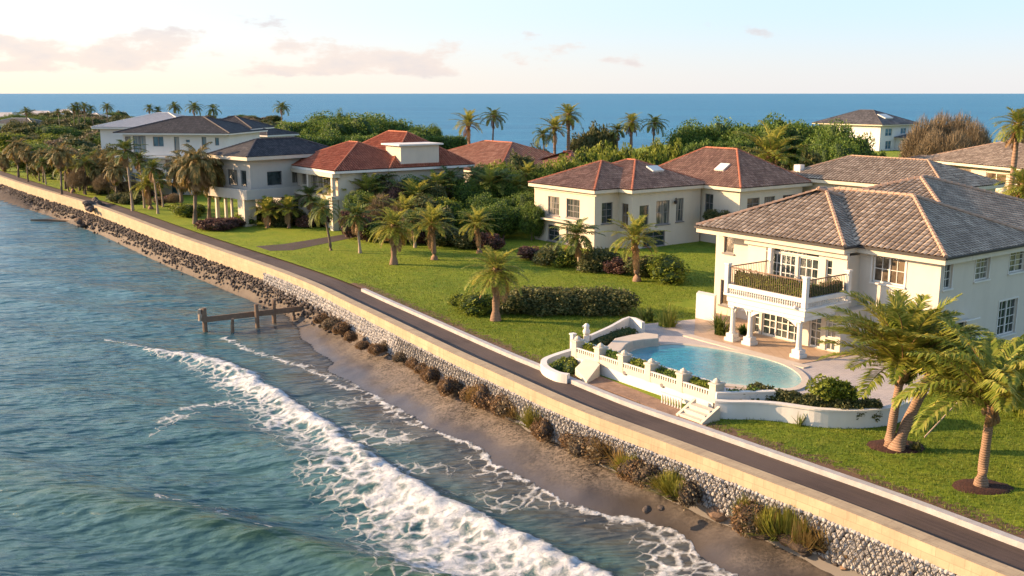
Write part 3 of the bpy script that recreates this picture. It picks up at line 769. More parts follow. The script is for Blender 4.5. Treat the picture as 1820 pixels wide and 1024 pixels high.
hip(V,4.9,16.31,-9,1.7,8.955,.45,'tile_villa',pitch=.38,flat=('R',),gutter='metal_dark',fh=.42,axis='y',rr=.13)
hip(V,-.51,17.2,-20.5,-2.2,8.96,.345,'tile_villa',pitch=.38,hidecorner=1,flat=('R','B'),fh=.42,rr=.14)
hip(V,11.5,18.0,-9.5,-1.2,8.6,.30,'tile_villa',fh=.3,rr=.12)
# rear left annex below that roof
body(V,[dict(x=(15.8,17.4),y=(-9.2,-1.5),z=(Z0-.3,8.5))],'stucco_villa')
# mouldings
mb=MB();mb.box(-.12,4.88,0.003,.12,8.42,8.55);mb.box(12.42,15.9,.003,.12,8.42,8.55);mb.box(-.12,-.003,-20,.12,8.42,8.55)
mb.box(4.88,12.42,1.2,1.42,8.22,8.53);mb.build('cornice',M['trim_cream'],V)
# balcony
mb=MB();by=5.2
mb.box(4.7,10.35,1.22,by,5.35,5.72);mb.box(4.55,10.5,1.22,by+.15,5.72,5.86);mb.box(4.75,10.3,1.22,by-.05,5.1,5.34)
bal=mb.build('balcony_slab',M['trim_white'],V,bevel=.03)
mb=MB();mb.box(4.62,10.44,by-.12,by+.10,6.16,6.42);mb.box(4.62,4.84,1.22,by-.12,6.16,6.42);mb.box(10.22,10.44,1.22,by-.12,6.16,6.42)
mb.build('balcony_band',M['trim_white'],V,bevel=.03)
mb=MB();PR=[(5.86,.05),(5.93,.03),(6.03,.055),(6.12,.03),(6.16,.05)]
for i in range(34): mb.lathe(4.95+i*.16,by,PR,6)
mb.build('baluster_row',M['trim_white'],V);mb=MB()
for i in range(24): mb.lathe(4.73,1.4+i*.155,PR,6)
mb.build('baluster_row',M['trim_white'],V)
for (x,y) in ((4.73,by),(10.33,by),(4.73,1.4)):
    mb=MB();mb.box(x-.14,x+.14,y-.14,y+.14,5.87,7.55);mb.box(x-.18,x+.18,y-.18,y+.18,7.55,7.65);mb.build('balcony_post',M['trim_white'],V,bevel=.02)
mb=MB();mb.box(10.19,10.47,1.24,1.52,5.87,8.2);mb.build('balcony_pillar',M['trim_white'],V,bevel=.02)
mb=MB()
mb.bar((4.9,by,7.42),(10.15,by,7.42),.07,.06);mb.bar((4.73,1.6,7.42),(4.73,by-.16,7.42),.07,.06);mb.bar((10.33,1.6,7.42),(10.33,by-.16,7.42),.07,.06)
for i in range(36): mb.bar((4.95+i*.148,by,6.42),(4.95+i*.148,by,7.4),.022)
for i in range(23): mb.bar((4.73,1.6+i*.15,6.42),(4.73,1.6+i*.15,7.4),.022);mb.bar((10.33,1.6+i*.15,6.42),(10.33,1.6+i*.15,7.4),.022)
mb.build('railing',M['wood_dark'],V)
for (x,y) in ((10.0,4.95),(8.75,4.85),(5.2,4.9),(5.2,1.75)):
    mb=MB();mb.box(x-.34,x+.34,y-.34,y+.34,2.95,3.16);mb.box(x-.27,x+.27,y-.27,y+.27,3.16,3.42)
    mb.lathe(x,y,[(3.42,.21),(3.5,.19),(3.55,.165),(4.9,.145),(4.93,.19),(4.98,.17)],14);mb.box(x-.22,x+.22,y-.22,y+.22,4.98,5.098)
    mb.build('column',M['trim_white'],V,bevel=.015)
# arched spandrels under the beam
mb=MB()
def spandrel(x0,x1,y):
    vs=[];fs=[];n_=10
    for i in range(n_+1):
        t=i/n_;x=x0+(x1-x0)*t;zc=5.095-.42*(abs(2*t-1)**3)
        for yy in (y-.12,y+.12): vs+= [(x,yy,zc),(x,yy,5.098)]
    for i in range(n_):
        a=i*4;fs+= [(a,a+4,a+5,a+1),(a+2,a+3,a+7,a+6),(a,a+2,a+6,a+4)]
    mb.add(vs,fs)
spandrel(5.35,8.6,4.9);spandrel(8.9,9.85,4.9)
mb.build('arch',M['trim_white'],V)
mb=MB();mb.lathe(5.2,5.42,[(5.78,.03),(5.8,.09),(5.9,.11),(5.98,.07),(6.0,.02)],10);mb.build('wall_lamp',M['trim_white'],V)
# small awning over the side window and balcony shadow board
mb=MB();mb.obox((-.35,-2.5,5.12),(.36,0,-.12),(0,.72,0),(.01,0,.03));mb.build('awning',M['trim_white'],V)
# ---- generic
def house(name,xy,ang,label,blocks,roofs,wall='stucco_cream',zoff=0,cat='house'):
    h=empty(name,(xy[0],xy[1],zoff),math.radians(ang),label=label,cat=cat)
    body(h,blocks,wall)
    for r in roofs:
        r=dict(r);a=[r.pop(k) for k in ('x','y')];z=r.pop('z');s=r.pop('s');t=r.pop('t')
        hip(h,a[0][0],a[0][1],a[1][0],a[1][1],z,s,t,**r)
    return h
# ---- brown tiled house in the middle
g2=dict(nx=2,nz=3,frame='frame_grey',glass='glass',bars=.05)
H3=house('house',(7.8,92.6),126.1,'cream house with brown hip roof, skylight and tall grey framed windows in the middle',
 [dict(x=(0,9.2),y=(-9,0),z=(2.7,8.3),F=[(2.2,4.2,5.6,7.45,dict(leaves=1)),(5.3,7.1,5.6,7.45,dict(nx=3)),(2.3,4.2,3.0,4.6),(5.3,7.1,3.0,4.6)],R=[(-2.3,-.9,5.3,7.3)],kw=g2),
  dict(x=(-1.9,6),y=(-12.3,-3.0),z=(2.7,8.3),F=[(-1.4,-.5,4.9,7.2,dict(nz=2,glass='glass_warm'))],R=[(-5.2,-4.0,4.7,7.0,dict(nx=1,nz=2)),(-8.0,-6.2,5.0,7.3,dict(nx=2,nz=2)),(-9.9,-8.9,5.1,7.4,dict(nx=1,nz=2)),(-7.5,-4.5,2.9,4.4)],kw=g2),
  dict(x=(-6.7,5),y=(-22,-12.6),z=(2.7,8.3),F=[(-3.3,-2.2,5.0,7.7,dict(nz=3)),(-6.2,-4.4,2.9,5.0)],R=[(-15.5,-13.7,5.8,7.5,dict(glass='glass_warm')),(-17.8,-16.2,5.8,7.5,dict(glass='glass_warm')),(-21,-19,5.8,7.5)],kw=g2)],
 [dict(x=(-.5,9.8),y=(-10.2,.5),z=8.6,s=.42,t='tile_brown',ridge='ridge_red',fh=.34,axis='x'),
  dict(x=(-2.4,9.7),y=(-13.4,-2.5),z=8.605,s=.42,t='tile_brown',ridge='ridge_red',fh=.34,axis='x'),
  dict(x=(-7.2,8),y=(-23,-12.1),z=8.61,s=.6,t='tile_brown',ridge='ridge_red',fh=.34,axis='x')])
mb=MB();mb.box(-.3,9.3,0.003,.1,8.0,8.2);mb.box(-.1,9.9,.003,.75,5.15,5.3);mb.build('cornice',M['trim_cream'],H3)
for (sx,sy) in ((.9,-8.6),(-2.5,-14.6)):
    k=MB();zz=8.6+.42*(sx+2.4) if sx>0 else 8.6+.6*(-12.1-sy)
    k.obox((sx,sy,zz+.12),(.5,0,.21) if sx>0 else (.6,0,0),(0,.75,0) if sx>0 else (0,-.5,.3),(-.05,0,.12) if sx>0 else (0,.05,.1));s_=k.build('skylight',M['trim_white'],H3)
mb=MB();mb.tube([(-2.1,-8.5,7.35),(-2.25,-8.5,7.5),(-2.3,-8.5,7.1)],.05,6);mb.lathe(-2.2,-8.5,[(6.9,.05),(6.95,.16),(7.2,.17),(7.3,.06)],10);mb.build('wall_lamp',M['metal_dark'],H3)
mb=MB();mb.box(9.25,10.1,-6,-.4,5.2,5.32);[mb.bar((9.95,-y,2.7),(9.95,-y,8.3),.16) for y in (.6,3,5.5)];mb.build('side_porch',M['trim_cream'],H3)
# ---- tile roofed block right behind the villa
H4=house('house',(28.2,103.6),126.1,'cream block with weathered tile roof and white chimney just behind the villa',
 [dict(x=(-18,-.4),y=(-9.5,-.4),z=(2.7,8.7),F=[(-7.4,-4.2,6.5,7.5,dict(nx=3,nz=1,frame='frame_grey')),(-11.8,-10,6.3,7.6)],R=[(-6,-3,6,7.5)],kw=g2)],
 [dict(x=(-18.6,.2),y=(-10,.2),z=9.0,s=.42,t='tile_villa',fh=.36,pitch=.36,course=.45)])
mb=MB();mb.box(-1.7,-.9,-1.6,-.9,9.2,10.2);mb.build('chimney',M['trim_white'],H4)
# ---- far right house
H5=house('house',(53.8,131.0),105.8,'cream house with striped brown tile roof and long band windows at the right edge',
 [dict(x=(-22,-1.2),y=(-14,-1),z=(2.7,8.7),F=[(-5.4,-2.8,7.2,8.25,dict(nx=1,nz=1,leaves=2,glass='glass_warm')),(-8.6,-5.6,7.2,8.25,dict(nx=1,nz=1,glass='glass_warm')),(-14.5,-11.2,7.0,8.1,dict(nx=1,nz=1,leaves=2,glass='glass_warm')),(-19,-16,7.0,8.1,dict(nx=1,nz=1,leaves=2,glass='glass_warm'))],R=[],kw=dict(frame='trim_white'))],
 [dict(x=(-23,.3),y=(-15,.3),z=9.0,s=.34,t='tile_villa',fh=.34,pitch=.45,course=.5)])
mb=MB();mb.box(-22,-1.2,-1,-.9,5.9,6.02);mb.build('string_course',M['trim_cream'],H5)
# ---- low dark roofed house between them
H6=house('house',(54.5,126),118,'low house with dark slate roof behind the tiled cream block',
 [dict(x=(0,14),y=(-12,0),z=(2.7,6.6),F=[(2,5,3.6,5.6),(8,10,3.6,5.6)],kw=g2)],
 [dict(x=(-1,15),y=(-13,1),z=6.8,s=.33,t='tile_dark',ridge='ridge_dark',pitch=.45,course=.5,flat=('F','R','L','B'))],'stucco_white')
# ---- white seaside house far right
H7=house('house',(94.8,256.4),126.1,'white two storey house with dark roof standing alone by the far shore',
 [dict(x=(0,19),y=(-15,0),z=(2.7,9.4),F=[(9,11,7.0,8.6),(13,15,7.0,8.6)],R=[(-5.2,-2.2,6.6,8.6,dict(leaves=2)),(-5.2,-2.6,3.2,5.4,dict(leaves=2)),(-11.5,-9,7,8.6,dict(leaves=2))],kw=dict(nx=1,nz=2,frame='trim_white',glass='glass_blue',fw=.1)),
  dict(x=(-5,0),y=(-14,-7),z=(2.7,6.0),R=[(-13.2,-11.5,3.2,5.2),(-10.6,-8.4,3.2,5.2)],kw=dict(nx=2,nz=2,frame='trim_white',glass='glass_blue'))],
 [dict(x=(-1.2,20.4),y=(-16.2,1.2),z=9.6,s=.40,t='tile_slate',ridge='ridge_dark',pitch=.5,course=.6),dict(x=(-5.8,0),y=(-14.8,-6.2),z=6.2,s=.35,t='tile_slate',ridge='ridge_dark',pitch=.5,course=.6)],'stucco_white')
mb=MB();mb.obox((3.2,-6.5,11.5),(1.2,0,.48),(0,1.8,0),(-.08,0,.2));mb.build('skylight',M['trim_white'],H7)
# ---- red roofed house
H2=house('house',(-18.77,106.47),126.1,'cream house with bright red hip roofs and a white boxed dormer',
 [dict(x=(0,12.2),y=(-12,0),z=(2.7,9.0),F=[(1.0,9.6,7.1,8.7,dict(nx=2,nz=1,leaves=3,glass='glass_warm',bars=.08))],R=[(-4.5,-1.5,3,5.2)],kw=dict(frame='trim_cream',fw=.12)),
  dict(x=(0,14),y=(-16.2,-12),z=(2.7,9.0),R=[(-14.9,-13.2,6.8,8.3)],kw=g2),
  dict(x=(-.38,3.0),y=(-12.6,-7.6),z=(9.0,11.75))],
 [dict(x=(-.8,13.4),y=(-11.2,.8),z=9.35,s=.44,t='tile_red',ridge='ridge_red',fh=.30,fascia='trim_white'),
  dict(x=(-.9,15),y=(-17.2,-5.8),z=9.355,s=.64,t='tile_red',ridge='ridge_red',fh=.30,fascia='trim_white')])
mb=MB();mb.box(-.75,3.4,-13,-7.2,11.75,11.93);mb.build('dormer_roof',M['trim_white'],H2)
mb=MB();mb.box(-.4,13,-.0+.003,1.0,6.2,6.62);mb.box(-.5,13.2,.003,.9,8.62,9.04);mb.build('balcony_band',M['trim_cream'],H2)
for x in (.2,6.3,12.2):
    mb=MB();mb.box(x-.35,x+.35,.15,.85,2.7,6.2);mb.box(x-.2,x+.2,.3,.7,6.62,8.62);mb.build('pillar',M['stucco_cream'],H2)
# ---- orange brown long roof behind
H8=house('house',(-3.5,133),126.1,'low house with long orange brown tiled roof behind the red roofed house',
 [dict(x=(-3,20),y=(-16,0),z=(2.7,7.0),F=[(1,4,3.5,6),(8,11,3.5,6)],R=[(-6,-3,3.5,6)],kw=g2)],
 [dict(x=(-3.8,21),y=(-17,.8),z=7.2,s=.38,t='tile_orange',ridge='ridge_red',pitch=.45,course=.5,axis='x'),
  dict(x=(-10.5,4),y=(-18,-5),z=6.6,s=.42,t='tile_orange',ridge='ridge_red',pitch=.45,course=.5,axis='y')],'stucco_grey')
# ---- dark roofed house
H1=house('house',(-29.2,110.2),138,'grey stuccoed tall house with dark hip roof and open ground floor corner',
 [dict(x=(0,6.2),y=(-11.6,0),z=(6.3,10.2),F=[(.8,1.9,7.2,9.0),(2.6,4.6,7.2,9.0)],R=[(-4.2,-2.2,7.2,8.8),(-8.8,-5.6,7.3,9.0)],kw=dict(nx=1,nz=1,frame='frame_grey',sill=False),bottom=1),
  dict(x=(0,6.2),y=(-11.6,-4.6),z=(2.7,6.3),R=[(-9,-5.6,3.0,5.4)],F=[(1,5,2.9,5.6,dict(leaves=2,glass='glass_warm'))],kw=dict(nx=1,nz=1,frame='frame_grey',sill=False))],
 [dict(x=(-1.0,7.0),y=(-12.5,1.0),z=10.63,s=.42,t='tile_dark',ridge='ridge_dark',fascia='trim_cream',fh=.42,pitch=.4,course=.45,flat=('F','R','L','B')),
  ],'stucco_grey')
mb=MB();mb.box(-.9,7,.003,1.2,5.9,6.1);mb.box(-.9,-.6,-11.6,1.2,6.1,7.0);mb.box(-.6,7,.95,1.2,6.1,7.0);mb.box(-.9,-.003,-11.6,.003,5.9,6.1);mb.build('balcony',M['stucco_grey'],H1)
for (x,y,wx,wy) in ((.45,.35,1.3,1.5),(6.3,.5,.3,.4),(4.5,.5,.25,.3),(3.1,.6,.22,.25)):
    mb=MB();mb.box(x-wx/2,x+wx/2,y-wy/2,y+wy/2,2.7,5.9);mb.build('pillar',M['trim_cream'],H1)
# red patch of new tiles on the roof
# ---- white three storey house with glazed balcony
H0=empty('house',(-47.5,142.5,0),math.radians(172),label='white modern house with dark flat eaves, glass balcony and rounded base',cat='house')
kw=dict(nx=1,nz=1,frame='frame_grey',glass='glass_blue',sill=False)
body(H0,[dict(x=(-7,8.8),y=(-12,0),z=(8.7,11.8),F=[(-5.8,-5.2,10.2,11.3),(-3.9,-3.2,9.6,11.4),(-1.4,-.8,10.6,11),(.2,1,9.0,11.4),(2.6,4.2,10,11.4,dict(leaves=2)),(5.3,7.3,9.1,11.5,dict(leaves=2)),(7.6,8.5,9.2,11.4,dict(glass='glass_warm'))],kw=kw),
 dict(x=(-5,8.5),y=(-12,-1.5),z=(5.6,8.4),F=[(-1,.2,5.9,8),(2.2,3.3,5.9,8),(5.4,7.4,5.9,8)],kw=kw),
 dict(x=(0,5.5),y=(-11,-2.2),z=(2.7,5.4),F=[(1,3,2.9,5)],kw=kw)],'stucco_white')
mb=MB();mb.box(-8,9.6,-12.5,1.2,8.4,8.66);mb.build('storey_eave',M['trim_white'],H0)
mb=MB()
pts=[(x,1.6+1.2*math.sin(math.pi*(x+1.5)/12)) for x in np.linspace(-1.5,10.5,14)]
mb.add([(x,y,5.05) for x,y in pts]+[(x,y,5.45) for x,y in pts]+[(10.5,-4,5.05),(-1.5,-4,5.05),(10.5,-4,5.45),(-1.5,-4,5.45)],
 [(i,i+1,15+i,14+i) for i in range(13)]+[tuple(range(13,-1,-1))+(29,28),tuple(range(14,28))+(30,31)])
mb.build('balcony_slab',M['stucco_white'],H0)
mb=MB()
for i in range(13):
    (x0,y0),(x1,y1)=pts[i],pts[i+1];mb.bar((x0,y0-.15,6.5),(x1,y1-.15,6.5),.05);mb.bar((x0,y0-.15,5.45),(x0,y0-.15,6.5),.05)
mb.build('railing',M['trim_white'],H0)
mb=MB()
for i in range(13):
    (x0,y0),(x1,y1)=pts[i],pts[i+1];mb.obox(((x0+x1)/2,(y0+y1)/2-.15,5.95),((x1-x0)/2,(y1-y0)/2,0),(0,.01,0),(0,0,.45))
mb.build('glass_balustrade',M['glass_blue'],H0)
for (x,y) in ((.5,.5),(4,1),(8.5,.3),(10.1,-1)):
    mb=MB();mb.lathe(x,y,[(2.7,.2),(5.05,.2)],8);mb.build('column',M['trim_cream'],H0)
hip(H0,-8,9.6,-13,1.2,11.95,.30,'tile_dark',ridge='ridge_dark',fascia='trim_white',fh=.22,pitch=.5,course=.6,flat=('F','R','L','B'))
hip(H0,-7.5,2,-17,-8,12.3,.38,'tile_dark',ridge='ridge_dark',fascia='trim_white',fh=.22,pitch=.5,course=.6,flat=('F','R','L','B'))
# pale pavilion roofs behind
H9=house('house',(-62,168),172,'pale pink and white roofed pavilion behind the white modern house',
 [dict(x=(-8,8),y=(-14,0),z=(2.7,11.6),F=[(-4,-1,9,11)],kw=kw)],
 [dict(x=(-9,9),y=(-15,1),z=11.9,s=.28,t='tile_pale',ridge='trim_white',fascia='trim_white',pitch=.5,course=.6,flat=('R',))],'stucco_white')
H10=house('house',(-46,172),150,'small white house with dark roof beside the lone tall palm',
 [dict(x=(-4.4,2.4),y=(-7.4,-.6),z=(2.7,10.2),F=[(-2,0,7.5,9.4)],kw=kw)],
 [dict(x=(-5,3),y=(-8,0),z=10.5,s=.30,t='tile_dark',ridge='ridge_dark',fascia='trim_white',pitch=.5,course=.6,flat=('F','R','L','B'))],'stucco_white')
# distant white buildings among the left trees
FARB=[(30,255,430,14,8,'far white villa behind the leftmost palms'),(95,240,470,16,7,'far pale villa half hidden in the left thicket'),(62,268,330,15,6,'white stepped apartment block among the left trees'),(130,230,520,12,7,'tiny distant white house near the far shore'),(180,228,420,10,6,'small distant cream cottage behind the thicket')]
for (px,py,Y,w_,h_,lb) in FARB:
    x,_,z=T(px,py,Y);z=max(z,7.5)
    house('house',(x,Y),172,lb,[dict(x=(0,w_),y=(-9,0),z=(2.7,z),F=[(1+i*2.6,2.4+i*2.6,z-2.2,z-.8) for i in range(int(w_/2.7))],kw=kw)],
      [dict(x=(-1,w_+1),y=(-10,1),z=z+.15,s=.3,t='tile_pale' if Y>400 else 'tile_slate',ridge='trim_white',fascia='trim_white',pitch=.6,course=.8,flat=('F','R','L','B'))],'stucco_white')
# ------------------------------------------------------------------ pool terrace
CV=Vector((23.1,52.2));UV_=(math.cos(ANG),math.sin(ANG));NV_=(-math.sin(ANG),math.cos(ANG))
def vw(x,y): return (CV[0]+UV_[0]*x+NV_[0]*y,CV[1]+UV_[1]*x+NV_[1]*y)     # villa local -> world
def vl(p): d=(p[0]-CV[0],p[1]-CV[1]);return (d[0]*UV_[0]+d[1]*UV_[1],d[0]*NV_[0]+d[1]*NV_[1])
def slab(name,pts,z0,z1,mat,parent=None,bevel=0):
    n_=len(pts);mb=MB()
    a=sum(pts[i][0]*pts[(i+1)%n_][1]-pts[(i+1)%n_][0]*pts[i][1] for i in range(n_))
    if a<0: pts=pts[::-1]
    mb.add([(x,y,z0) for x,y in pts]+[(x,y,z1) for x,y in pts],[tuple(range(n_,2*n_))]+[(i,(i+1)%n_,n_+(i+1)%n_,n_+i) for i in range(n_)])
    return mb.build(name,mat,parent,bevel=bevel)
poolpx=[(1106,641),(1117,629),(1140,620),(1190,614),(1245,618),(1300,626),(1350,637),(1392,650),(1418,666),(1424,680),(1408,691),(1375,692),(1330,688),(1290,684),(1240,681),(1195,671),(1150,658),(1120,650)]
pool_pts=[P(x,y,2.93) for x,y in poolpx]
pc=smooth_line(pool_pts+[pool_pts[0]],4)[:-1]
cen=(sum(p[0] for p in pc)/len(pc),sum(p[1] for p in pc)/len(pc))
def grow(pts,d):
    out=[];n_=len(pts)
    for i in range(n_):
        a=pts[i-1];b=pts[(i+1)%n_];dx,dy=b[0]-a[0],b[1]-a[1];L=math.hypot(dx,dy);nx_,ny_=dy/L,-dx/L
        if (pts[i][0]-cen[0])*nx_+(pts[i][1]-cen[1])*ny_<0:nx_,ny_=-nx_,-ny_
        out.append((pts[i][0]+nx_*d,pts[i][1]+ny_*d))
    return out
deckl=[(11.45,15.75),(1.6,15.75),(0.3,14.0)]
deck=[vw(*p) for p in deckl]+[P(*p,2.9) for p in [(1408,722),(1457,730),(1517,736),(1580,730),(1650,700),(1672,668)]]+[vw(-.2,-.2),vw(16.5,-.2)]+[P(*p,2.9) for p in [(1262,572),(1236,568),(1150,576),(1110,580),(1060,600)]]
# deck with a pool-shaped hole : bridge the two outlines
dk=slab('pool_deck',deck,2.5,2.925,M['paving']);tag(dk,kind='structure')
ptl=[(16.0,-.1),(15.6,2.2),(12.2,5.9),(4.3,5.9),(3.6,1.3),(0,.9),(0,-.1)]
pt=slab('patio',[vw(*p) for p in ptl],2.5,2.955,M['patio']);tag(pt,kind='structure')
pl_=[(12.6,5.9),(12.6,6.5),(3.6,6.5),(3.6,5.9)]
tag(slab('patio_edge',[vw(*p) for p in pl_],2.5,2.98,M['coping']),kind='structure')
pool=empty('swimming_pool',(cen[0],cen[1],2.9),label='kidney shaped turquoise swimming pool in the paved terrace before the villa',cat='swimming pool')
def ring(name,inn,out,z0,z1,mat,parent,loc):
    n_=len(inn);mb=MB();L=lambda p,z:(p[0]-loc[0],p[1]-loc[1],z-loc[2])
    vs=[L(p,z1) for p in inn]+[L(p,z1) for p in out]+[L(p,z0) for p in out]+[L(p,z0) for p in inn]
    fs=[]
    for i in range(n_):
        j=(i+1)%n_;fs+= [(i,j,n_+j,n_+i),(n_+i,n_+j,2*n_+j,2*n_+i),(3*n_+i,3*n_+j,j,i)]
    mb.add(vs,fs);return mb.build(name,mat,parent)
ring('coping',pc,grow(pc,.38),2.90,3.0,M['coping'],pool,(cen[0],cen[1],2.9))
# pool water: radial grid with a shallow attribute
V_=[];at=[];Fs=[];rr_=[0,.25,.45,.6,.72,.82,.9,.96,1.0];n_=len(pc)
for r_ in rr_:
    for p in pc:
        x=(p[0]-cen[0])*r_;y=(p[1]-cen[1])*r_;V_.append((x,y,.065))
        lx=vl((x+cen[0],y+cen[1]))[0]
        s=max(0,min(1,(r_-.80)/.2))*.75+max(0,min(1,(6.2-lx)/4.5))*.55
        at.append(min(1,s))
for i in range(len(rr_)-1):
    for k in range(n_): Fs.append((i*n_+k,i*n_+(k+1)%n_,(i+1)*n_+(k+1)%n_,(i+1)*n_+k))
mesh_np('water',V_,Fs,M['pool'],True,pool,attrs={'shallow':at})
# retaining wall with plant trough and balustrade
tw=empty('terrace_wall',(*vw(1.4,16.0),0),ANG,label='white terrace wall with balustrade and planting trough facing the road',cat='garden wall')
L_=10.1
mb=MB();mb.box(0,L_,-.18,.0,2.6,3.42);mb.box(0,L_,-.75,-.6,2.6,3.6);mb.build('wall',M['stucco_white'],tw)
mb=MB();mb.box(-.02,L_+.02,-.22,.06,3.42,3.70);mb.build('band',M['trim_cream'],tw)
mb=MB();mb.box(0,L_,-.6,-.18,3.2,3.55);mb.build('soil',M['mulch'],tw)
mb=MB()
for i in range(int(L_/.16)):
    mb.box(.05+i*.16,.11+i*.16,-.02,.04,3.70,3.90);mb.box(.05+i*.16,.11+i*.16,-.72,-.66,3.6,4.05)
mb.box(0,L_,-.04,.06,3.90,3.95);mb.box(0,L_,-.75,-.63,4.05,4.12);mb.build('balustrade',M['trim_white'],tw)
xs_=[vl(P(*p,3.7))[0]-1.4 for p in [(1023,624),(1060,638),(1100,652),(1147,668),(1197,688)]]+[0]
for x in xs_:
    mb=MB();mb.box(x-.2,x+.2,-.5,-.06+.14,3.4,4.22);mb.box(x-.25,x+.25,-.55,.13,4.22,4.32);mb.lathe(x,-.2,[(4.32,.18),(4.42,.17),(4.5,.08),(4.55,.0)],10);mb.build('pier',M['trim_cream'],tw,bevel=.015)
for x in (1.0,3.4,6.6,8.9):
    pass
for x in (3.3,6.0):
    mb=MB();mb.tube([(x,.02,3.42),(x,.07,3.42)],[.13,.11],12);mb.build('medallion',M['frame_grey'],tw)
# side return of the terrace
def wallpath(name,pts,z0,z1,th,mat,label,cat,cap=None,closed=False):
    o=empty(name,(*pts[0],0),label=label,cat=cat)
    L=[(p[0]-pts[0][0],p[1]-pts[0][1]) for p in pts];a=offset(L,th/2);b=offset(L,-th/2)
    def sw_(nm,zz0,zz1,a,b,m):
        n_=len(a);mb=MB();mb.add([(*p,zz0) for p in a]+[(*p,zz1) for p in a]+[(*p,zz1) for p in b]+[(*p,zz0) for p in b],
          [f for i in range(n_-1) for f in ((i,i+1,n_+i+1,n_+i),(n_+i,n_+i+1,2*n_+i+1,2*n_+i),(2*n_+i,2*n_+i+1,3*n_+i+1,3*n_+i))]+[(0,n_,2*n_,3*n_),(n_-1,4*n_-1,3*n_-1,2*n_-1)])
        return mb.build(nm,m,o)
    sw_('wall',z0,z1,a,b,M[mat])
    if cap: sw_('coping',z1+.002,z1+.08,offset(L,th/2+.04),offset(L,-th/2-.04),M[cap])
    return o
cw=smooth_line([P(*p,2.86) for p in [(1270,742),(1300,744),(1331,744),(1378,747),(1420,753),(1457,758),(1517,760),(1575,755),(1612,742)]],4)
wallpath('curved_wall',cw,2.6,3.62,.26,'stucco_white','white curved garden wall under the hedge right of the steps','garden wall','trim_white')
lw=smooth_line([P(*p,2.86) for p in [(1022,630),(990,640),(968,650),(970,662),(990,673),(1010,677)]],5)
wallpath('planter_kerb',lw,2.7,3.22,.34,'trim_white','low rounded white planter wall left of the terrace','planter')
sw2=[vw(1.0,15.95),vw(.2,14.4)]
wallpath('parapet',[vw(1.15,16.1),vw(-.3,13.7)],2.6,3.9,.2,'stucco_white','short white parapet joining terrace wall and hedge','garden wall','trim_white')
bk=[P(*p,3.2) for p in [(1048,611),(1085,594),(1118,577),(1143,587)]]
wallpath('planter_wall',smooth_line(bk,3),2.7,3.7,.22,'trim_white','angled white planter wall with ground cover behind the curved bench','planter')
gc=[P(*p,3.3) for p in [(1050,617),(1085,600),(1118,583),(1140,590),(1100,601),(1070,618)]]
bench=[P(*p,3.55) for p in [(1093,598),(1120,592),(1146,588),(1171,591),(1171,598),(1145,600),(1125,603),(1113,609),(1105,619),(1085,630),(1062,640),(1056,630),(1075,616),(1085,606)]]
b_=slab('curved_bench',bench,2.6,3.45,M['coping'],bevel=.05);tag(b_,'curved pale stone bench at the left end of the pool','bench')
def ramp_block(name,pxs,z0,ztops,mat,label,cat):
    pts=[P(x,y,z0) for x,y in pxs];mb=MB();n_=len(pts)
    mb.add([(*p,z0) for p in pts]+[(*p,z) for p,z in zip(pts,ztops)],[tuple(range(n_,2*n_))]+[(i,(i+1)%n_,n_+(i+1)%n_,n_+i) for i in range(n_)])
    o=mb.build(name,M[mat],bevel=.02);tag(o,label,cat);return o
ramp_block('sloped_plinth',[(1022,667),(1043,683),(1066,670),(1046,655)],2.85,[3.25,3.0,3.55,3.6],'trim_cream','cream sloping plinth at the left foot of the terrace wall','plinth')
st=empty('garden_steps',(*P(1236,744,2.86),0),ANG,label='small cream steps with sloping cheek wall at the right foot of the terrace wall',cat='steps')
mb=MB()
for i in range(3): mb.box(-.9,.9,-.9+i*.0,.55-i*.42,2.7,3.0+i*.17)
mb.build('treads',M['trim_cream'],st,bevel=.015)
mb=MB();mb.add([(.92,-1,2.7),(.92,.6,2.7),(1.14,.6,2.7),(1.14,-1,2.7),(.92,-1,3.5),(.92,.6,2.95),(1.14,.6,2.95),(1.14,-1,3.5)],[(0,1,5,4),(1,2,6,5),(2,3,7,6),(3,0,4,7),(4,5,6,7)])
mb.add([(-1.14,-1,2.7),(-1.14,.6,2.7),(-.92,.6,2.7),(-.92,-1,2.7),(-1.14,-1,3.5),(-1.14,.6,2.95),(-.92,.6,2.95),(-.92,-1,3.5)],[(0,1,5,4),(1,2,6,5),(2,3,7,6),(3,0,4,7),(4,5,6,7)])
mb.build('cheek_wall',M['trim_cream'],st);st.scale=(.72,.72,1)
bq=empty('low_balustrade',(*P(1193,722,2.87),0),ANG,label='short low white balustrade standing on the brown gravel beside the steps',cat='balustrade')
mb=MB();mb.box(-.7,.7,-.06,.06,3.32,3.42)
for i in range(8): mb.lathe(-.62+i*.177,0,[(2.86,.05),(3.0,.03),(3.15,.055),(3.32,.035)],6)
mb.build('balusters',M['trim_white'],bq)
gv=slab('gravel_strip',[P(*p,2.88) for p in [(1040,684),(1066,668),(1130,693),(1200,722),(1268,748),(1246,762),(1180,733),(1120,709),(1070,690)]],2.6,2.885,M['gravel']);tag(gv,kind='structure')
lo=empty('stone_finial',(*P(1042,618,3.0),0),label='white carved stone finial on the left planter corner',cat='statue')
mb=MB();mb.box(-.16,.16,-.16,.16,2.9,3.75);mb.build('pedestal',M['trim_white'],lo,bevel=.02)
mb=MB();mb.lathe(0,0,[(3.75,.1),(3.82,.19),(4.0,.22),(4.15,.14),(4.22,.16),(4.33,.17),(4.43,.09),(4.46,0)],12);mb.tube([(-.1,0,4.3),(-.24,-.02,4.25)],[.08,.05],6);mb.build('finial',M['trim_white'],lo,smooth=True)
gp=empty('gate_post',(*P(1018,626,2.86),0),ANG,label='slim white post with small railing left of the stone finial',cat='post')
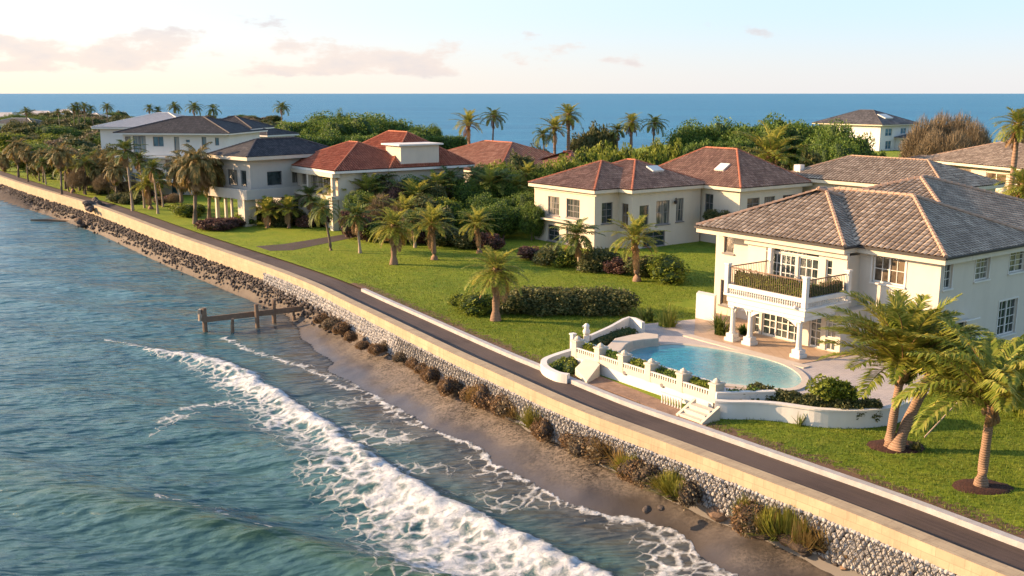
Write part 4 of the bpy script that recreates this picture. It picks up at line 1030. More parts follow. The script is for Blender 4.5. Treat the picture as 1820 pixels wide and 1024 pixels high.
mb=MB();mb.box(-.12,.12,-.12,.12,2.7,3.9);mb.box(-.16,.16,-.16,.16,3.9,3.98);mb.build('post',M['trim_white'],gp)
mb=MB()
a=vl(P(1042,618,2.9));b=vl(P(1018,626,2.86));dx,dy=a[0]-b[0],a[1]-b[1]
for i in range(6): mb.box(dx*i/6-.02,dx*i/6+.02,dy*i/6-.02,dy*i/6+.02,3.0,3.4)
mb.bar((0,0,3.42),(dx,dy,3.42),.06);mb.build('railing',M['trim_white'],gp)
gw=slab('garden_wall',[P(*p,2.9) for p in [(1236,566),(1268,573),(1272,568),(1240,561)]],2.6,4.6,M['stucco_white']);tag(gw,'plain white screen wall at the left side of the villa','garden wall')
tag(slab('path',[P(*p,2.86) for p in [(455,438),(505,434),(610,417),(635,421),(520,445),(480,446)]],2.6,2.875,M['asphalt']),kind='structure')
# ------------------------------------------------------------------ timber groyne
gr=empty('timber_groyne',(*P(365,588,.1),0),label='old timber groyne with one long rail and leaning posts in the shallows',cat='groyne')
g0=P(365,588,.1)
def gl_(x,y,z): return (x-g0[0],y-g0[1],z)
pst=[((365,588),1.85,.19),((413,589),1.05,.14),((458,583),1.95,.17),((488,577),2.05,.17),((523,575),1.15,.15),((553,566),1.55,.2)]
pw=[]
for (p,h_,w_) in pst:
    x,y=P(*p,.1);pw.append((x,y));mb=MB();mb.tube([gl_(x,y,-.8),gl_(x+R.uniform(-.03,.03),y,h_*.5),gl_(x+R.uniform(-.06,.06),y,h_)],[w_*1.0,w_*.95,w_*.9],8)
    mb.build('post',M['pile'] if 'pile' in M else M['wood_dark'],gr)
mb=MB();mb.bar(gl_(pw[0][0]-.1,pw[0][1]-.22,.98),gl_(pw[-1][0]+2.9,pw[-1][1]+.3,1.25),.12,.42);mb.build('rail',M['wood_dark'],gr)
mb=MB();mb.box(-.42,-.2,-.2,.2,1.35,1.75);mb.tube([(-.3,-.1,.9),(-.25,-.1,1.4)],[.16,.2],6);mb.build('cap_block',M['trunk_pale'],gr,bevel=.02)
# ------------------------------------------------------------------ plants: prototypes
def mesh2(name,parts,parent=None):
    """parts: list of (V,F,mat) joined into one object with several materials"""
    V=[];Fa=[];mi=[];k=0
    for i,(v,f,m) in enumerate(parts):
        V.append(np.asarray(v,dtype=float));f=np.asarray(f);Fa.append(f+k);k+=len(v);mi.append(np.full(len(f),i))
    o=mesh_np(name,np.concatenate(V),Fa,None,False,parent)
    for _,_,m in parts:o.data.materials.append(m)
    o.data.polygons.foreach_set('material_index',np.concatenate(mi).astype(np.int32));return o
def fronds(seed,nf,Lf,nl_,ll,e_hi=80,e_lo=-25,droop=70,lw=.035,side=.9,hang=.3,curl=0):
    rs=np.random.RandomState(seed);V=[];Fq=[];k=0;RV=[];RF=[];rk=0
    for i in range(nf):
        t=i/max(1,nf-1);az=i*2.399+rs.uniform(-.25,.25);el=math.radians(e_hi+(e_lo-e_hi)*(t**.8)+rs.uniform(-8,8));L=Lf*(.8+.3*rs.rand())*(.75+.25*min(1,t*2.5+.2))
        n_=12;p=np.zeros(3);pts=[p.copy()];dirs=[];dr=math.radians(droop*(.6+.7*rs.rand()))
        sidecurl=rs.uniform(-.25,.25)+curl*rs.uniform(-1,1)
        for j in range(n_):
            e=el-dr*(j/n_)**1.3;a=az+sidecurl*(j/n_)**2
            d=np.array([math.cos(e)*math.cos(a),math.cos(e)*math.sin(a),math.sin(e)]);dirs.append(d);p=p+d*L/n_;pts.append(p.copy())
        dirs.append(dirs[-1]);pts=np.array(pts);dirs=np.array(dirs)
        # rachis ribbon
        sd=np.cross(dirs,[0,0,1]);sd/=np.linalg.norm(sd,axis=1)[:,None]+1e-6
        wr=np.linspace(.035,.006,n_+1)[:,None]*(Lf/3)
        up=np.cross(sd,dirs)
        RV+= [pts+sd*wr,pts-sd*wr,pts-up*wr*1.2]
        m=n_+1
        for j in range(n_):
            for a_,b_ in ((0,1),(1,2),(2,0)): RF.append((rk+a_*m+j,rk+b_*m+j,rk+b_*m+j+1,rk+a_*m+j+1))
        rk+=3*m
        for s_ in (1,-1):
            ts=np.linspace(.14,.99,nl_)+rs.uniform(-.006,.006,nl_);ix=ts*n_;i0=np.clip(ix.astype(int),0,n_-1);fr=(ix-i0)[:,None]
            bp=pts[i0]*(1-fr)+pts[i0+1]*fr;bd=dirs[i0];bs=sd[i0]*s_;bu=up[i0]
            lenf=ll*(np.sin(np.pi*np.clip(ts*.85+.12,0,1))**.6)*(.85+.3*rs.rand(nl_))
            d=bs*side+bd*(.45+.5*ts[:,None])+bu*.25+rs.normal(0,.09,(nl_,3));d/=np.linalg.norm(d,axis=1)[:,None]
            mid=bp+d*lenf[:,None]*.5;d2=d+np.array([0,0,-1])*hang*(1+rs.rand(nl_,1));d2/=np.linalg.norm(d2,axis=1)[:,None]
            tip=mid+d2*lenf[:,None]*.55;wv=np.cross(d,bu);wv/=np.linalg.norm(wv,axis=1)[:,None]+1e-6;wv=wv*lw
            blk=np.stack([bp-wv*.5,bp+wv*.5,mid+wv,mid-wv,tip+wv*.1,tip-wv*.1],1).reshape(-1,3)
            V.append(blk);b=k+np.arange(nl_)*6
            Fq.append(np.stack([b,b+1,b+2,b+3],1));Fq.append(np.stack([b+3,b+2,b+4,b+5],1));k+=6*nl_
    return np.concatenate(V),np.concatenate(Fq),np.concatenate(RV),np.array(RF)
def palm(name,seed,h,lean=(0,0),tr=.16,leaf='palm_leaf',dry=0,label=None,group=None,fr=None,trunk='palm_trunk',skirt=0,curve=.3,bulge=.05):
    o=empty(name,label=label,cat='palm tree',group=group)
    rs=np.random.RandomState(seed);n_=10;pts=[]
    for i in range(n_+1):
        t=i/n_;pts.append((lean[0]*(t**(1+curve)),lean[1]*(t**(1+curve)),h*t))
    rad=[tr*(1.45 if i==0 else 1.12 if i==1 else 1-.28*i/n_)*(1+bulge*math.sin(i*2.1)) for i in range(n_+1)]
    mb=MB();mb.tube([(pts[0][0],pts[0][1],-.3)]+pts,[rad[0]]+rad,12)
    mb.build('trunk',M[trunk],o,True)
    fr=fr or {}
    v,f,rv,rf=fronds(seed,**fr);topp=np.array(pts[-1])
    c=mesh2('crown',[(v+topp,f,M[leaf]),(rv+topp,rf,M['palm_dry'])],o)
    # leaf bases
    items=[(topp+np.array([rs.uniform(-tr,tr),rs.uniform(-tr,tr),-rs.rand()*tr*3.5]),(tr*.55,tr*.55,tr*1.0)) for _ in range(26)]
    scatter_mesh('crown_shaft',items,M['palm_dry'],o,(IV,IF),seed=seed)
    if dry:
        d=dict(fr);d.update(nf=dry,e_hi=-15,e_lo=-60,droop=40,hang=.8);d['Lf']=fr['Lf']*.75
        v,f,rv,rf=fronds(seed+50,**d);mesh2('dead_fronds',[(v+topp-[0,0,tr],f,M['palm_dry']),(rv+topp-[0,0,tr],rf,M['palm_dry'])],o)
    return o
def leafcloud(seed,lobes,n_,size,shell=.35,rough=1.0):
    """leaf-sized quads spread through the lobes; returns V,F"""
    rs=np.random.RandomState(seed);vol=np.array([l[3]*l[4]*l[5] for l in lobes])**(2/3.);cnt=np.maximum(20,(n_*vol/vol.sum()).astype(int));C=[]
    for l,c in zip(lobes,cnt):
        d=rs.normal(size=(c,3));d/=np.linalg.norm(d,axis=1)[:,None]
        nz=fbm(d[:,0]*2.2+d[:,2]*1.3+seed+40,d[:,1]*2.2+d[:,2]*1.7+seed+l[0]+40,seed,3)
        r=(1-.5*rough+rough*nz)*(1-shell*rs.rand(c)**2.0)
        C.append(np.array(l[:3])+d*r[:,None]*np.array(l[3:6]))
    C=np.concatenate(C);m=len(C)
    a=rs.normal(size=(m,3));a[:,2]*=.7;a/=np.linalg.norm(a,axis=1)[:,None];b=np.cross(a,rs.normal(size=(m,3)));b/=np.linalg.norm(b,axis=1)[:,None]
    s=(size*(.6+.8*rs.rand(m)))[:,None]
    V=np.stack([C-a*s,C+b*s*.5,C+a*s,C-b*s*.5],1).reshape(-1,3);i=np.arange(m)*4
    return V,np.stack([i,i+1,i+2,i+3],1)
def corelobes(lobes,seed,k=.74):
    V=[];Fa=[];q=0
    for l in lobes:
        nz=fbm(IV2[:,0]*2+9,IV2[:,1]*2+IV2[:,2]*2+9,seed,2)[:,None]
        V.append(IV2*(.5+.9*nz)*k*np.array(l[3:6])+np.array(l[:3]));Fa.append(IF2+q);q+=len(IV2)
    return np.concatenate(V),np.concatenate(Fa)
def lobes_for(seed,rad,zc,hz,n_,sp=.55):
    rs=np.random.RandomState(seed);L=[(0,0,zc,rad*.72,rad*.72,hz*.8)]
    for i in range(n_):
        a=rs.rand()*6.28;r=rad*sp*(.6+.5*rs.rand());k=.34+.3*rs.rand();L.append((r*math.cos(a),r*math.sin(a),zc+hz*rs.uniform(-.4,.5),rad*k,rad*k,hz*k*1.05))
    return L
def broad(name,seed,rad,h,leaf,n_=4500,size=.22,core='core_green',label=None,group=None,cat='tree',trunk='trunk_grey',hz=None,base=.35,nl_=9,th=.2,limbs=5,shell=.35,corek=.74,rough=1.0):
    o=empty(name,label=label,cat=cat,group=group);hz=hz or (h*(1-base))/1.6;zc=h-hz*.95
    L=lobes_for(seed,rad,zc,hz,nl_);rs=random.Random(seed)
    v,f=leafcloud(seed,L,n_,size,shell,rough);parts=[(v,f,M[leaf])]
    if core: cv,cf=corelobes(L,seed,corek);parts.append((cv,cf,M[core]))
    mesh2('crown' if cat=='tree' else 'foliage',parts,o)
    mb=MB();mb.tube([(0,0,-.3),(rs.uniform(-.1,.1),0,h*base*.6),(rs.uniform(-.2,.2),rs.uniform(-.2,.2),h*base+.3)],[th*1.3,th,th*.8],7)
    for i in range(limbs):
        a=i*6.28/limbs+rs.random();q=L[1+i%(len(L)-1)];mb.tube([(0,0,h*base*.7),(q[0]*.4,q[1]*.4,h*base+.4),(q[0]*.8,q[1]*.8,q[2])],[th*.6,th*.45,th*.15],5)
    mb.build('trunk' if cat=='tree' else 'stem',M[trunk],o,True);return o
def bare(name,seed,rad,h,mat,n_=2500,label=None,group=None,cat='tree',leaf=None):
    """twiggy crown: thin sticks plus sparse leaves"""
    o=empty(name,label=label,cat=cat,group=group);rs=np.random.RandomState(seed)
    mb=MB();mb.tube([(0,0,-.3),(.05,0,h*.3)],[.14,.1],6)
    for i in range(9):
        a=i*.7+rs.rand();r=rad*.55;mb.tube([(0,0,h*.12+.05*i*h*.04),(r*.4*math.cos(a),r*.4*math.sin(a),h*.42),(r*math.cos(a),r*math.sin(a),h*(.6+.25*rs.rand()))],[.07,.045,.015],4)
    mb.build('trunk',M['trunk_grey'],o)
    d=rs.normal(size=(n_,3));d[:,2]=np.abs(d[:,2])*.9-.1;d/=np.linalg.norm(d,axis=1)[:,None]
    r=(.35+.65*rs.rand(n_)**.5)[:,None]*(.75+.5*fbm(d[:,0]*2+9,d[:,1]*2+d[:,2]*2+9,seed))[:,None]
    c=d*r*np.array([rad,rad,h*.62])+np.array([0,0,h*.38]);dd=d+rs.normal(0,.45,(n_,3));dd[:,2]+=.3;dd/=np.linalg.norm(dd,axis=1)[:,None]
    L=(rad*.10*(.5+rs.rand(n_)))[:,None];w=np.cross(dd,rs.normal(size=(n_,3)));w/=np.linalg.norm(w,axis=1)[:,None];w*=rad*.010
    V=np.stack([c-dd*L-w,c-dd*L+w,c+dd*L+w*.3,c+dd*L-w*.3],1).reshape(-1,3);i=np.arange(n_)*4
    parts=[(V,np.stack([i,i+1,i+2,i+3],1),M[mat])]
    if leaf:
        s=(rad*.03*(.6+.8*rs.rand(n_)))[:,None];a=rs.normal(size=(n_,3));a/=np.linalg.norm(a,axis=1)[:,None];b=np.cross(a,d)
        V2=np.stack([c-a*s,c+b*s*.6,c+a*s,c-b*s*.6],1).reshape(-1,3);parts.append((V2,np.stack([i,i+1,i+2,i+3],1),M[leaf]))
    mesh2('crown',parts,o);return o
def tuft(name,seed,rad,h,mat,n_=700,label=None,group=None,cat='grass clump',core=None,bw=.02,arch=.5):
    rs=np.random.RandomState(seed);a=rs.rand(n_)*6.28;el=np.radians(25+65*rs.rand(n_)**.7);r0=rad*.35*np.sqrt(rs.rand(n_))
    b=np.stack([r0*np.cos(a*1.7),r0*np.sin(a*1.7),np.zeros(n_)],1)
    L=(h*(.6+.5*rs.rand(n_)))[:,None];d=np.stack([np.cos(el)*np.cos(a),np.cos(el)*np.sin(a),np.sin(el)],1)
    m=b+d*L*.55;d2=d-np.array([0,0,arch])*rs.rand(n_,1);t=m+d2*L*.5
    w=np.cross(d,[0,0,1]);w/=np.linalg.norm(w,axis=1)[:,None]+1e-6;w=w*bw
    V=np.stack([b-w,b+w,m+w*.8,m-w*.8,t+w*.1,t-w*.1],1).reshape(-1,3);i=np.arange(n_)*6
    Fq=np.concatenate([np.stack([i,i+1,i+2,i+3],1),np.stack([i+3,i+2,i+4,i+5],1)])
    parts=[(V,Fq,M[mat])]
    if core: parts.append((IV2*np.array([rad*.45,rad*.45,h*.18])*(.8+.4*fbm(IV2[:,0]*2+9,IV2[:,1]*2+9,seed))[:,None]+[0,0,h*.15],IF2,M[core]))
    o=mesh2(name,parts);return tag(o,label,cat,group)
def put(o,x,y,z=2.86,rz=None,s=1,sz=None,label=None,group=None):
    o.location=(x,y,z);o.rotation_euler=(0,0,R.uniform(0,6.28) if rz is None else rz);o.scale=(s,s,sz or s)
    if label:o['label']=label
    if group:o['group']=group
    return o
class Proto:
    """first use moves the prototype itself, later uses copy it with its parts"""
    def __init__(s,fn): s.fn=fn;s.o=None
    def __call__(s,x,y,z=2.86,rz=None,sc=1,sz=None,label=None,group=None):
        if s.o is None: s.o=s.fn();o=s.o
        else: o=copy_tree(s.o)
        return put(o,x,y,z,rz,sc,sz,label,group)
# ---- the three palms on the near lawn
FRN=dict(nf=58,Lf=4.0,nl_=52,ll=.78,e_hi=88,e_lo=20,droop=52,lw=.042,side=.75,hang=.25)
x,y=P(1580,796,2.86);zt=T(1593,655,y)[2]
pa=palm('palm_tree',11,zt-2.86,(.35,.1),.20,'palm_leaf',0,'tallest palm on the near lawn with upright ringed trunk in the mulch bed',None,FRN,'palm_trunk');put(pa,x,y,rz=0)
x2,y2=P(1592,800,2.86)
pb=palm('palm_tree',12,3.3,(1.9,1.3),.25,'palm_leaf_dark',1,'leaning palm growing from the same mulch bed as the tallest palm',None,dict(FRN,nf=26,Lf=2.7,ll=.6,e_hi=70,droop=75),'palm_trunk',curve=.1);put(pb,x2,y2,rz=0)
x3,y3=P(1743,866,2.86);zt=T(1752,722,y3)[2]
pcx=palm('palm_tree',13,zt-2.86,(.2,.05),.20,'palm_leaf',0,'palm with broad drooping yellow green fronds alone in its mulch ring',None,dict(nf=30,Lf=4.3,nl_=56,ll=.85,e_hi=84,e_lo=18,droop=78,lw=.044,side=.7,hang=.6,curl=.4),'palm_trunk');put(pcx,x3,y3,rz=.4)
def disc(name,cx,cy,rx,ry,mat,label,z=2.86,h=.09,cat='mulch bed',seed=0):
    pts=[];rs=random.Random(seed)
    for i in range(26):
        t=i*6.283/26;k=1+rs.uniform(-.06,.06);pts.append((rx*k*math.cos(t),ry*k*math.sin(t)))
    mb=MB();n_=26;mb.add([(x,y,-.02) for x,y in pts]+[(x*.88,y*.88,h*.7) for x,y in pts]+[(x*.4,y*.4,h) for x,y in pts]+[(0,0,h)],
     [f for i in range(n_) for f in ((i,(i+1)%n_,n_+(i+1)%n_,n_+i),(n_+i,n_+(i+1)%n_,2*n_+(i+1)%n_,2*n_+i),(2*n_+i,2*n_+(i+1)%n_,3*n_))])
    o=mb.build(name,M[mat],smooth=True);o.location=(cx,cy,z);return tag(o,label,cat)
disc('mulch_bed',x+.35,y+.15,1.25,.9,'mulch','oval dark mulch bed under the pair of palms',seed=1)
disc('mulch_bed',x3+.05,y3,1.15,.8,'mulch','dark mulch ring under the drooping palm',seed=2)
bar=MB();p0=P(1643,777,2.9);bar.tube([(0,0,.03),(1.75,.9,1.35)],[.035,.03],6)
pp=bar.build('wooden_prop',M['trunk_pale']);pp.location=(p0[0],p0[1],2.86);tag(pp,'pale slanting wooden prop pole on the lawn beneath the drooping palm','pole')
# ---- hedges, pots and terrace planting
def hedge(name,pts,w,h,z,leaf,label,n_=7000,size=.09,core='core_green',cat='hedge',seed=1):
    o=empty(name,(*pts[0],z),label=label,cat=cat);L=[(p[0]-pts[0][0],p[1]-pts[0][1]) for p in pts];lob=[]
    rs=random.Random(seed)
    for a,b in zip(L[:-1],L[1:]):
        d=math.dist(a,b);m=max(1,int(d/(w*.42)))
        for i in range(m):
            t=i/m;lob.append((a[0]+(b[0]-a[0])*t,a[1]+(b[1]-a[1])*t,h*.5,w*.55*rs.uniform(.9,1.15),w*.55*rs.uniform(.9,1.15),h*.56*rs.uniform(.85,1.2)))
    v,f=leafcloud(seed,lob,n_,size,.3);cv,cf=corelobes(lob,seed,.86)
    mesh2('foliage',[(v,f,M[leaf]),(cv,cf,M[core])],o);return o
hp=[P(*p,3.2) for p in [(1345,716),(1385,722),(1430,731),(1470,737),(1520,741),(1568,738)]]
hedge('hedge',smooth_line(hp,2),.95,.95,3.0,'leaf_olive','clipped green hedge along the top of the curved white wall',16000,.075)
bx_=P(1487,728,3.2);bb=broad('round_bush',31,1.25,1.75,'leaf_lime',9000,.085,'core_green','round lime green bush rising from the hedge',None,'bush',base=.1,th=.06);put(bb,*bx_,2.95)
for (i,x0,x1) in ((0,8.7,9.8),(1,7.3,8.5),(2,5.2,6.9),(3,3.1,4.8),(4,.5,2.8)):
    pass
seg=sorted(xs_);lbl=['rightmost','second from the right','third from the right','fourth from the right','leftmost']
for i in range(len(seg)-1):
    a,b=seg[i]+.35,seg[i+1]-.35
    pts=[vw(1.4+a+(b-a)*t,16.0-.38) for t in (0,.5,1)]
    hedge('trough_planting',pts,.42,.62,3.5,'leaf_green' if i%2 else 'leaf_lime',lbl[i]+' section of green planting in the terrace wall trough',1800,.07,cat='planting',seed=40+i)
hedge('balcony_planting',[vw(4.98+5.1*t,4.85) for t in (0,.35,.7,1)],.3,.95,6.2,'leaf_lime','long green planting box behind the balcony railing',5200,.06,cat='planting',seed=50)
hedge('balcony_planting',[vw(5.0,1.7+2.9*t) for t in (0,.5,1)],.3,.85,6.2,'leaf_green','short green planting box on the right end of the balcony',2400,.06,cat='planting',seed=51)
hedge('planter_greenery',[P(*p,3.0) for p in [(988,655),(1002,648),(1018,645),(1010,660)]],.75,.5,2.8,'leaf_lime','green leaves filling the low rounded planter',2200,.07,cat='planting',seed=52)
hedge('ground_cover',[P(*p,3.1) for p in [(1052,616),(1080,604),(1108,594),(1130,590)]],.8,.55,2.85,'leaf_olive','grey green ground cover between angled wall and bench',2600,.06,cat='planting',seed=53)
hedge('parapet_planting',[vw(.95,15.3),vw(.2,14.1)],.6,1.0,2.95,'leaf_green','dark green shrub strip behind the short parapet',2200,.07,cat='planting',seed=54)
hedge('corner_planting',[P(*p,3.0) for p in [(1024,621),(1034,618)]],.4,.6,3.1,'leaf_brown','little brown green planting between post and finial',600,.06,cat='planting',seed=55)
tu=tuft('agave',61,1.5,1.5,'palm_leaf',170,'bushy arching green agave at the edge of pool deck and lawn',None,'agave',None,.055,.9);put(tu,*P(1185,580,2.9),2.9)
tu=tuft('agave',62,1.0,1.1,'palm_leaf_dark',120,'dark spiky agave just left of the bushy arching one',None,'agave',None,.05,.7);put(tu,*P(1150,570,2.9),2.9)
tu=tuft('agave',63,1.1,1.45,'palm_leaf_dark',150,'pointed agave beside the leftmost villa column',None,'agave',None,.055,.7);put(tu,*P(1282,596,2.9),2.93)
tu=tuft('agave',64,.6,.8,'leaf_green',90,'small leafy plant between the two close villa columns',None,'plant',None,.05,.9);put(tu,*vw(10.6,3.2),2.95)
sp=tuft('seedling',65,.35,.6,'palm_leaf_dark',26,'tiny dark seedling on the lawn against the curved white wall',None,'plant',None,.025,.9);put(sp,*P(1422,757,2.86),2.86,sz=1.3)
tu=tuft('seedling',66,.5,.5,'leaf_olive',160,'small silvery plant in the mulch bed right of the leaning palm',None,'plant',None,.02,.9);put(tu,*P(1628,800,2.9),2.9)
for i,(px_,py_,rad,h_,lf,lb) in enumerate([(1780,700,1.7,2.3,'leaf_green','dark bush at the foot of the villa side wall, nearest the right edge'),(1700,690,1.4,1.7,'leaf_green','dark bush behind the leaning palm beside the villa corner'),(1740,715,1.2,1.3,'leaf_olive','low olive bush between two dark bushes by the villa side wall'),(1815,735,1.2,1.6,'leaf_lime','bright bush at the far right edge of the lawn')]):
    b_=broad('bush',70+i,rad,h_,lf,5200,.10,'core_green',lb,None,'bush',base=.1,th=.05);put(b_,*P(px_,py_,2.86),2.86)
fp=palm('palm_tree',75,1.5,(0,0),.18,'palm_leaf',0,'short palm with feathery fronds in front of the villa side wall',None,dict(nf=24,Lf=2.4,nl_=34,ll=.6,e_hi=85,e_lo=0,droop=80,lw=.03,side=.7,hang=.4));put(fp,*P(1765,700,2.86),2.86)
fp=palm('palm_tree',76,2.0,(0,0),.16,'palm_leaf',0,'palm whose yellow fronds poke in at the right edge',None,dict(nf=20,Lf=2.6,nl_=34,ll=.55,e_hi=75,e_lo=0,droop=90,lw=.03,side=.7,hang=.5));put(fp,*P(1850,760,2.86),2.86)
# ---- beach shrubs and grasses at the foot of the wall
def beachz(px,py): return 1.12
gt=dict(green=Proto(lambda:tuft('tussock_plant',81,.8,.75,'tuft_green',900,'x',None,'plant','core_brown',.014,.5)),gold=Proto(lambda:tuft('tussock_plant',82,.75,.65,'tuft_gold',900,'x',None,'plant','core_brown',.014,.6)))
def mkbrown(seed,leaf):
    def f():
        L=[(0,0,.28,.5,.5,.36),(.3,.15,.22,.33,.33,.28),(-.25,.2,.22,.3,.3,.26),(.05,-.3,.2,.3,.3,.24)]
        v,fc=leafcloud(seed,L,2600,.045,.35);cv,cf=corelobes(L,seed,.86)
        rs=np.random.RandomState(seed);n_=500;d=rs.normal(size=(n_,3));d[:,2]=abs(d[:,2]);d/=np.linalg.norm(d,axis=1)[:,None]
        c=d*np.array([.45,.45,.4]);t=c+d*.22*rs.rand(n_,1)+rs.normal(0,.05,(n_,3));w=np.cross(d,rs.normal(size=(n_,3)))*.008
        V=np.stack([c-w,c+w,t+w*.3,t-w*.3],1).reshape(-1,3);i=np.arange(n_)*4
        o=mesh2('beach_shrub',[(v,fc,M[leaf]),(cv,cf,M['core_brown']),(V,np.stack([i,i+1,i+2,i+3],1),M['tuft_brown'])]);return tag(o,'x','shrub')
    return f
gt['brown']=Proto(mkbrown(83,'tuft_brown'));gt['dark']=Proto(mkbrown(84,'leaf_brown'))
shr=[(572,566,'brown'),(590,576,'dark'),(607,584,'brown'),(622,598,'brown'),(650,588,'dark'),(645,612,'brown'),(668,620,'brown'),(690,615,'dark'),(712,634,'dark'),(738,645,'brown'),(752,655,'brown'),(765,668,'brown'),(783,655,'dark'),(797,690,'brown'),(815,690,'dark'),(835,703,'brown'),(862,708,'brown'),(890,713,'green'),(908,730,'dark'),(960,756,'green'),(1010,775,'gold'),(1022,785,'brown'),(1043,790,'gold'),(1068,806,'dark'),(1108,822,'gold'),(1120,838,'green'),(1140,838,'gold'),(1155,852,'dark'),(1180,842,'gold'),(1192,868,'green'),(1205,858,'gold'),(1222,883,'dark'),(1248,868,'brown'),(1262,872,'gold'),(1300,890,'gold'),(1328,925,'green'),(1338,938,'dark'),(1362,938,'green'),(1385,945,'gold'),(1410,955,'green'),(1465,968,'gold'),(1528,985,'gold')]
names=dict(green='yellow green grass clump growing on the beach under the seawall',gold='golden dry grass clump growing on the beach under the seawall',brown='reddish brown dry shrub lying at the foot of the seawall',dark='dark twiggy shrub lying at the foot of the seawall')
rg_=random.Random(3);shr+=[(px_+rg_.uniform(6,18),py_+rg_.uniform(3,12),rg_.choice(['green','gold','dark','brown','gold'])) for (px_,py_,k) in shr if px_>830 and rg_.random()<.75]
for (px_,py_,k) in shr:
    x_,y_=P(px_,py_+6,1.35);s=R.uniform(.8,1.2)*(1.0 if px_<850 else 1.32)*(1.15 if k in('green','gold') else 1)
    gt[k](x_,y_,1.30,None,s,s*R.uniform(.85,1.2),names[k],{'green':'green grass clumps on the beach','gold':'golden grass clumps on the beach','brown':'brown shrubs on the beach','dark':'dark shrubs on the beach'}[k])
# boulders
def rockmesh(name,seed,mat,base=(IV2,IF2)):
    rs=np.random.RandomState(seed);v=base[0];nz=fbm(v[:,0]*1.4+9,v[:,1]*1.4+v[:,2]*1.3+9,seed,3)+.35*fbm(v[:,2]*3+9,v[:,0]*3+v[:,1]*2+9,seed+5,2)
    v=v*(.55+.75*nz)[:,None]*np.array([1,rs.uniform(.65,.9),rs.uniform(.5,.75)])
    q=np.round(v*3.2)/3.2;v=v*.6+q*.4
    return mesh_np(name,v,base[1],M[mat])
rk=[Proto(lambda s=s,m=m:tag(rockmesh('boulder',s,m,(IV1,IF1)),'x','rock')) for s,m in ((1,'rock'),(2,'rock'),(3,'rock_tan'),(4,'rock'))]
for (px_,py_,s,k,lb) in [(1150,908,.22,0,'small dark rock left of a pair on the sand'),(1175,905,.2,1,'small dark rock right of a pair on the sand'),(1275,915,.42,2,'large tan boulder with an orange tip on the beach'),(1395,965,.22,2,'tan stone at the left foot of the green clumps near the bottom'),(1412,970,.28,2,'tan stone beside dark rocks below the green clumps'),(1430,982,.26,3,'dark rock under the seawall near the bottom'),(1472,990,.32,2,'tan boulder half buried below the golden clumps'),(1505,1005,.34,2,'longer tan boulder half buried below the golden clumps'),(1490,1000,.26,3,'dark stone between two tan boulders')]:
    rk[k](*P(px_,py_,1.05),1.1,None,s,None,lb)
lg=MB();p0=P(1565,1010,1.0);lg.tube([(0,0,.25),(.5,-.5,.3),(1.0,-1.1,.12),(1.3,-1.6,.05)],[.12,.2,.22,.18],9);lg.tube([(.1,.05,.3),(.6,.1,.45),(1.0,.0,.5)],[.08,.07,.03],6);lg.tube([(-.1,-.2,.1),(.3,-.8,.15),(.7,-1.3,.0)],[.06,.11,.1],7)
lo_=lg.build('driftwood',M['trunk_grey'],smooth=True);lo_.location=(p0[0],p0[1],1.05);tag(lo_,'large grey driftwood log leaning by the seawall at the bottom edge','driftwood')
# rock pile and riprap on the left shore
rng=random.Random(5);cnt=0
def rocks(pxs,n_,smin,smax,spread,lb,gp,z=.5):
    for i in range(n_):
        t=rng.random();a,b=pxs;px_=a[0]+(b[0]-a[0])*t+rng.gauss(0,spread[0]);py_=a[1]+(b[1]-a[1])*t+rng.gauss(0,spread[1])
        x_,y_=P(px_,py_,z);s=rng.uniform(smin,smax)
        rk[rng.choice((0,0,1,3,3,2) if rng.random()<.5 else (0,1,3))](x_,y_,z+rng.uniform(-.3,.35),None,s,s*rng.uniform(.7,1.1),lb,gp)
rocks(((150,383),(190,400)),80,.3,.62,(15,6),'dark boulder in the big rock pile crossing the seawall','rock pile at the seawall',.8)
rocks(((100,379),(160,382)),16,.3,.55,(6,2),'dark boulder in the low spur reaching left into the water','rock spur in the water',.25)
rocks(((0,324),(45,338)),34,.35,.75,(5,3),'dark boulder piled against the seawall at the left edge','rocks at the left edge',.8)
rocks(((48,342),(150,372)),36,.3,.55,(4,2.0),'small dark rubble stone along the far seawall foot','rubble along the far seawall',.8)
rocks(((158,369),(182,358)),18,.35,.65,(5,2.5),'dark boulder heaped over the seawall cap','boulders over the cap',3.0)
for i,(a,b) in enumerate([((55,391),(155,394)),((100,386),(150,388))]):
    p0=P(*a,.15);p1=P(*b,.15);mb=MB();mb.tube([(0,0,0),((p1[0]-p0[0])*.5,(p1[1]-p0[1])*.5,.12),(p1[0]-p0[0],p1[1]-p0[1],.2)],[.12,.2,.25],7);o=mb.build('driftwood',M['wood_dark'],smooth=True);o.location=(*p0,.12)
    tag(o,['longest dark log floating left of the rock pile','shorter dark log floating just behind the longest one'][i],'driftwood')
mb=MB();p0=P(222,415,.3);mb.tube([(0,0,.1),(1.4,.5,.3),(2.4,.9,.25)],[.2,.28,.22],8);o=mb.build('driftwood',M['trunk_grey'],smooth=True);o.location=(*p0,.2);tag(o,'grey driftwood log at the water edge right of the rock pile','driftwood')
for i,(px_,py_) in enumerate([(195,401),(212,406),(200,398)]):
    mb=MB();mb.obox((0,0,.3),(1.1,.2,.08),(-.1,.45,0),(0,0,.12));o=mb.build('concrete_slab',M['kerb'],bevel=.03);o.location=(*P(px_,py_,.4),.25);o.rotation_euler=(.15*i,.2-.15*i,.5*i)
    tag(o,['broken pale slab lowest at the water right of the rock pile','broken pale slab farthest right of the rock pile','broken pale slab leaning on the rock pile'][i],'slab')
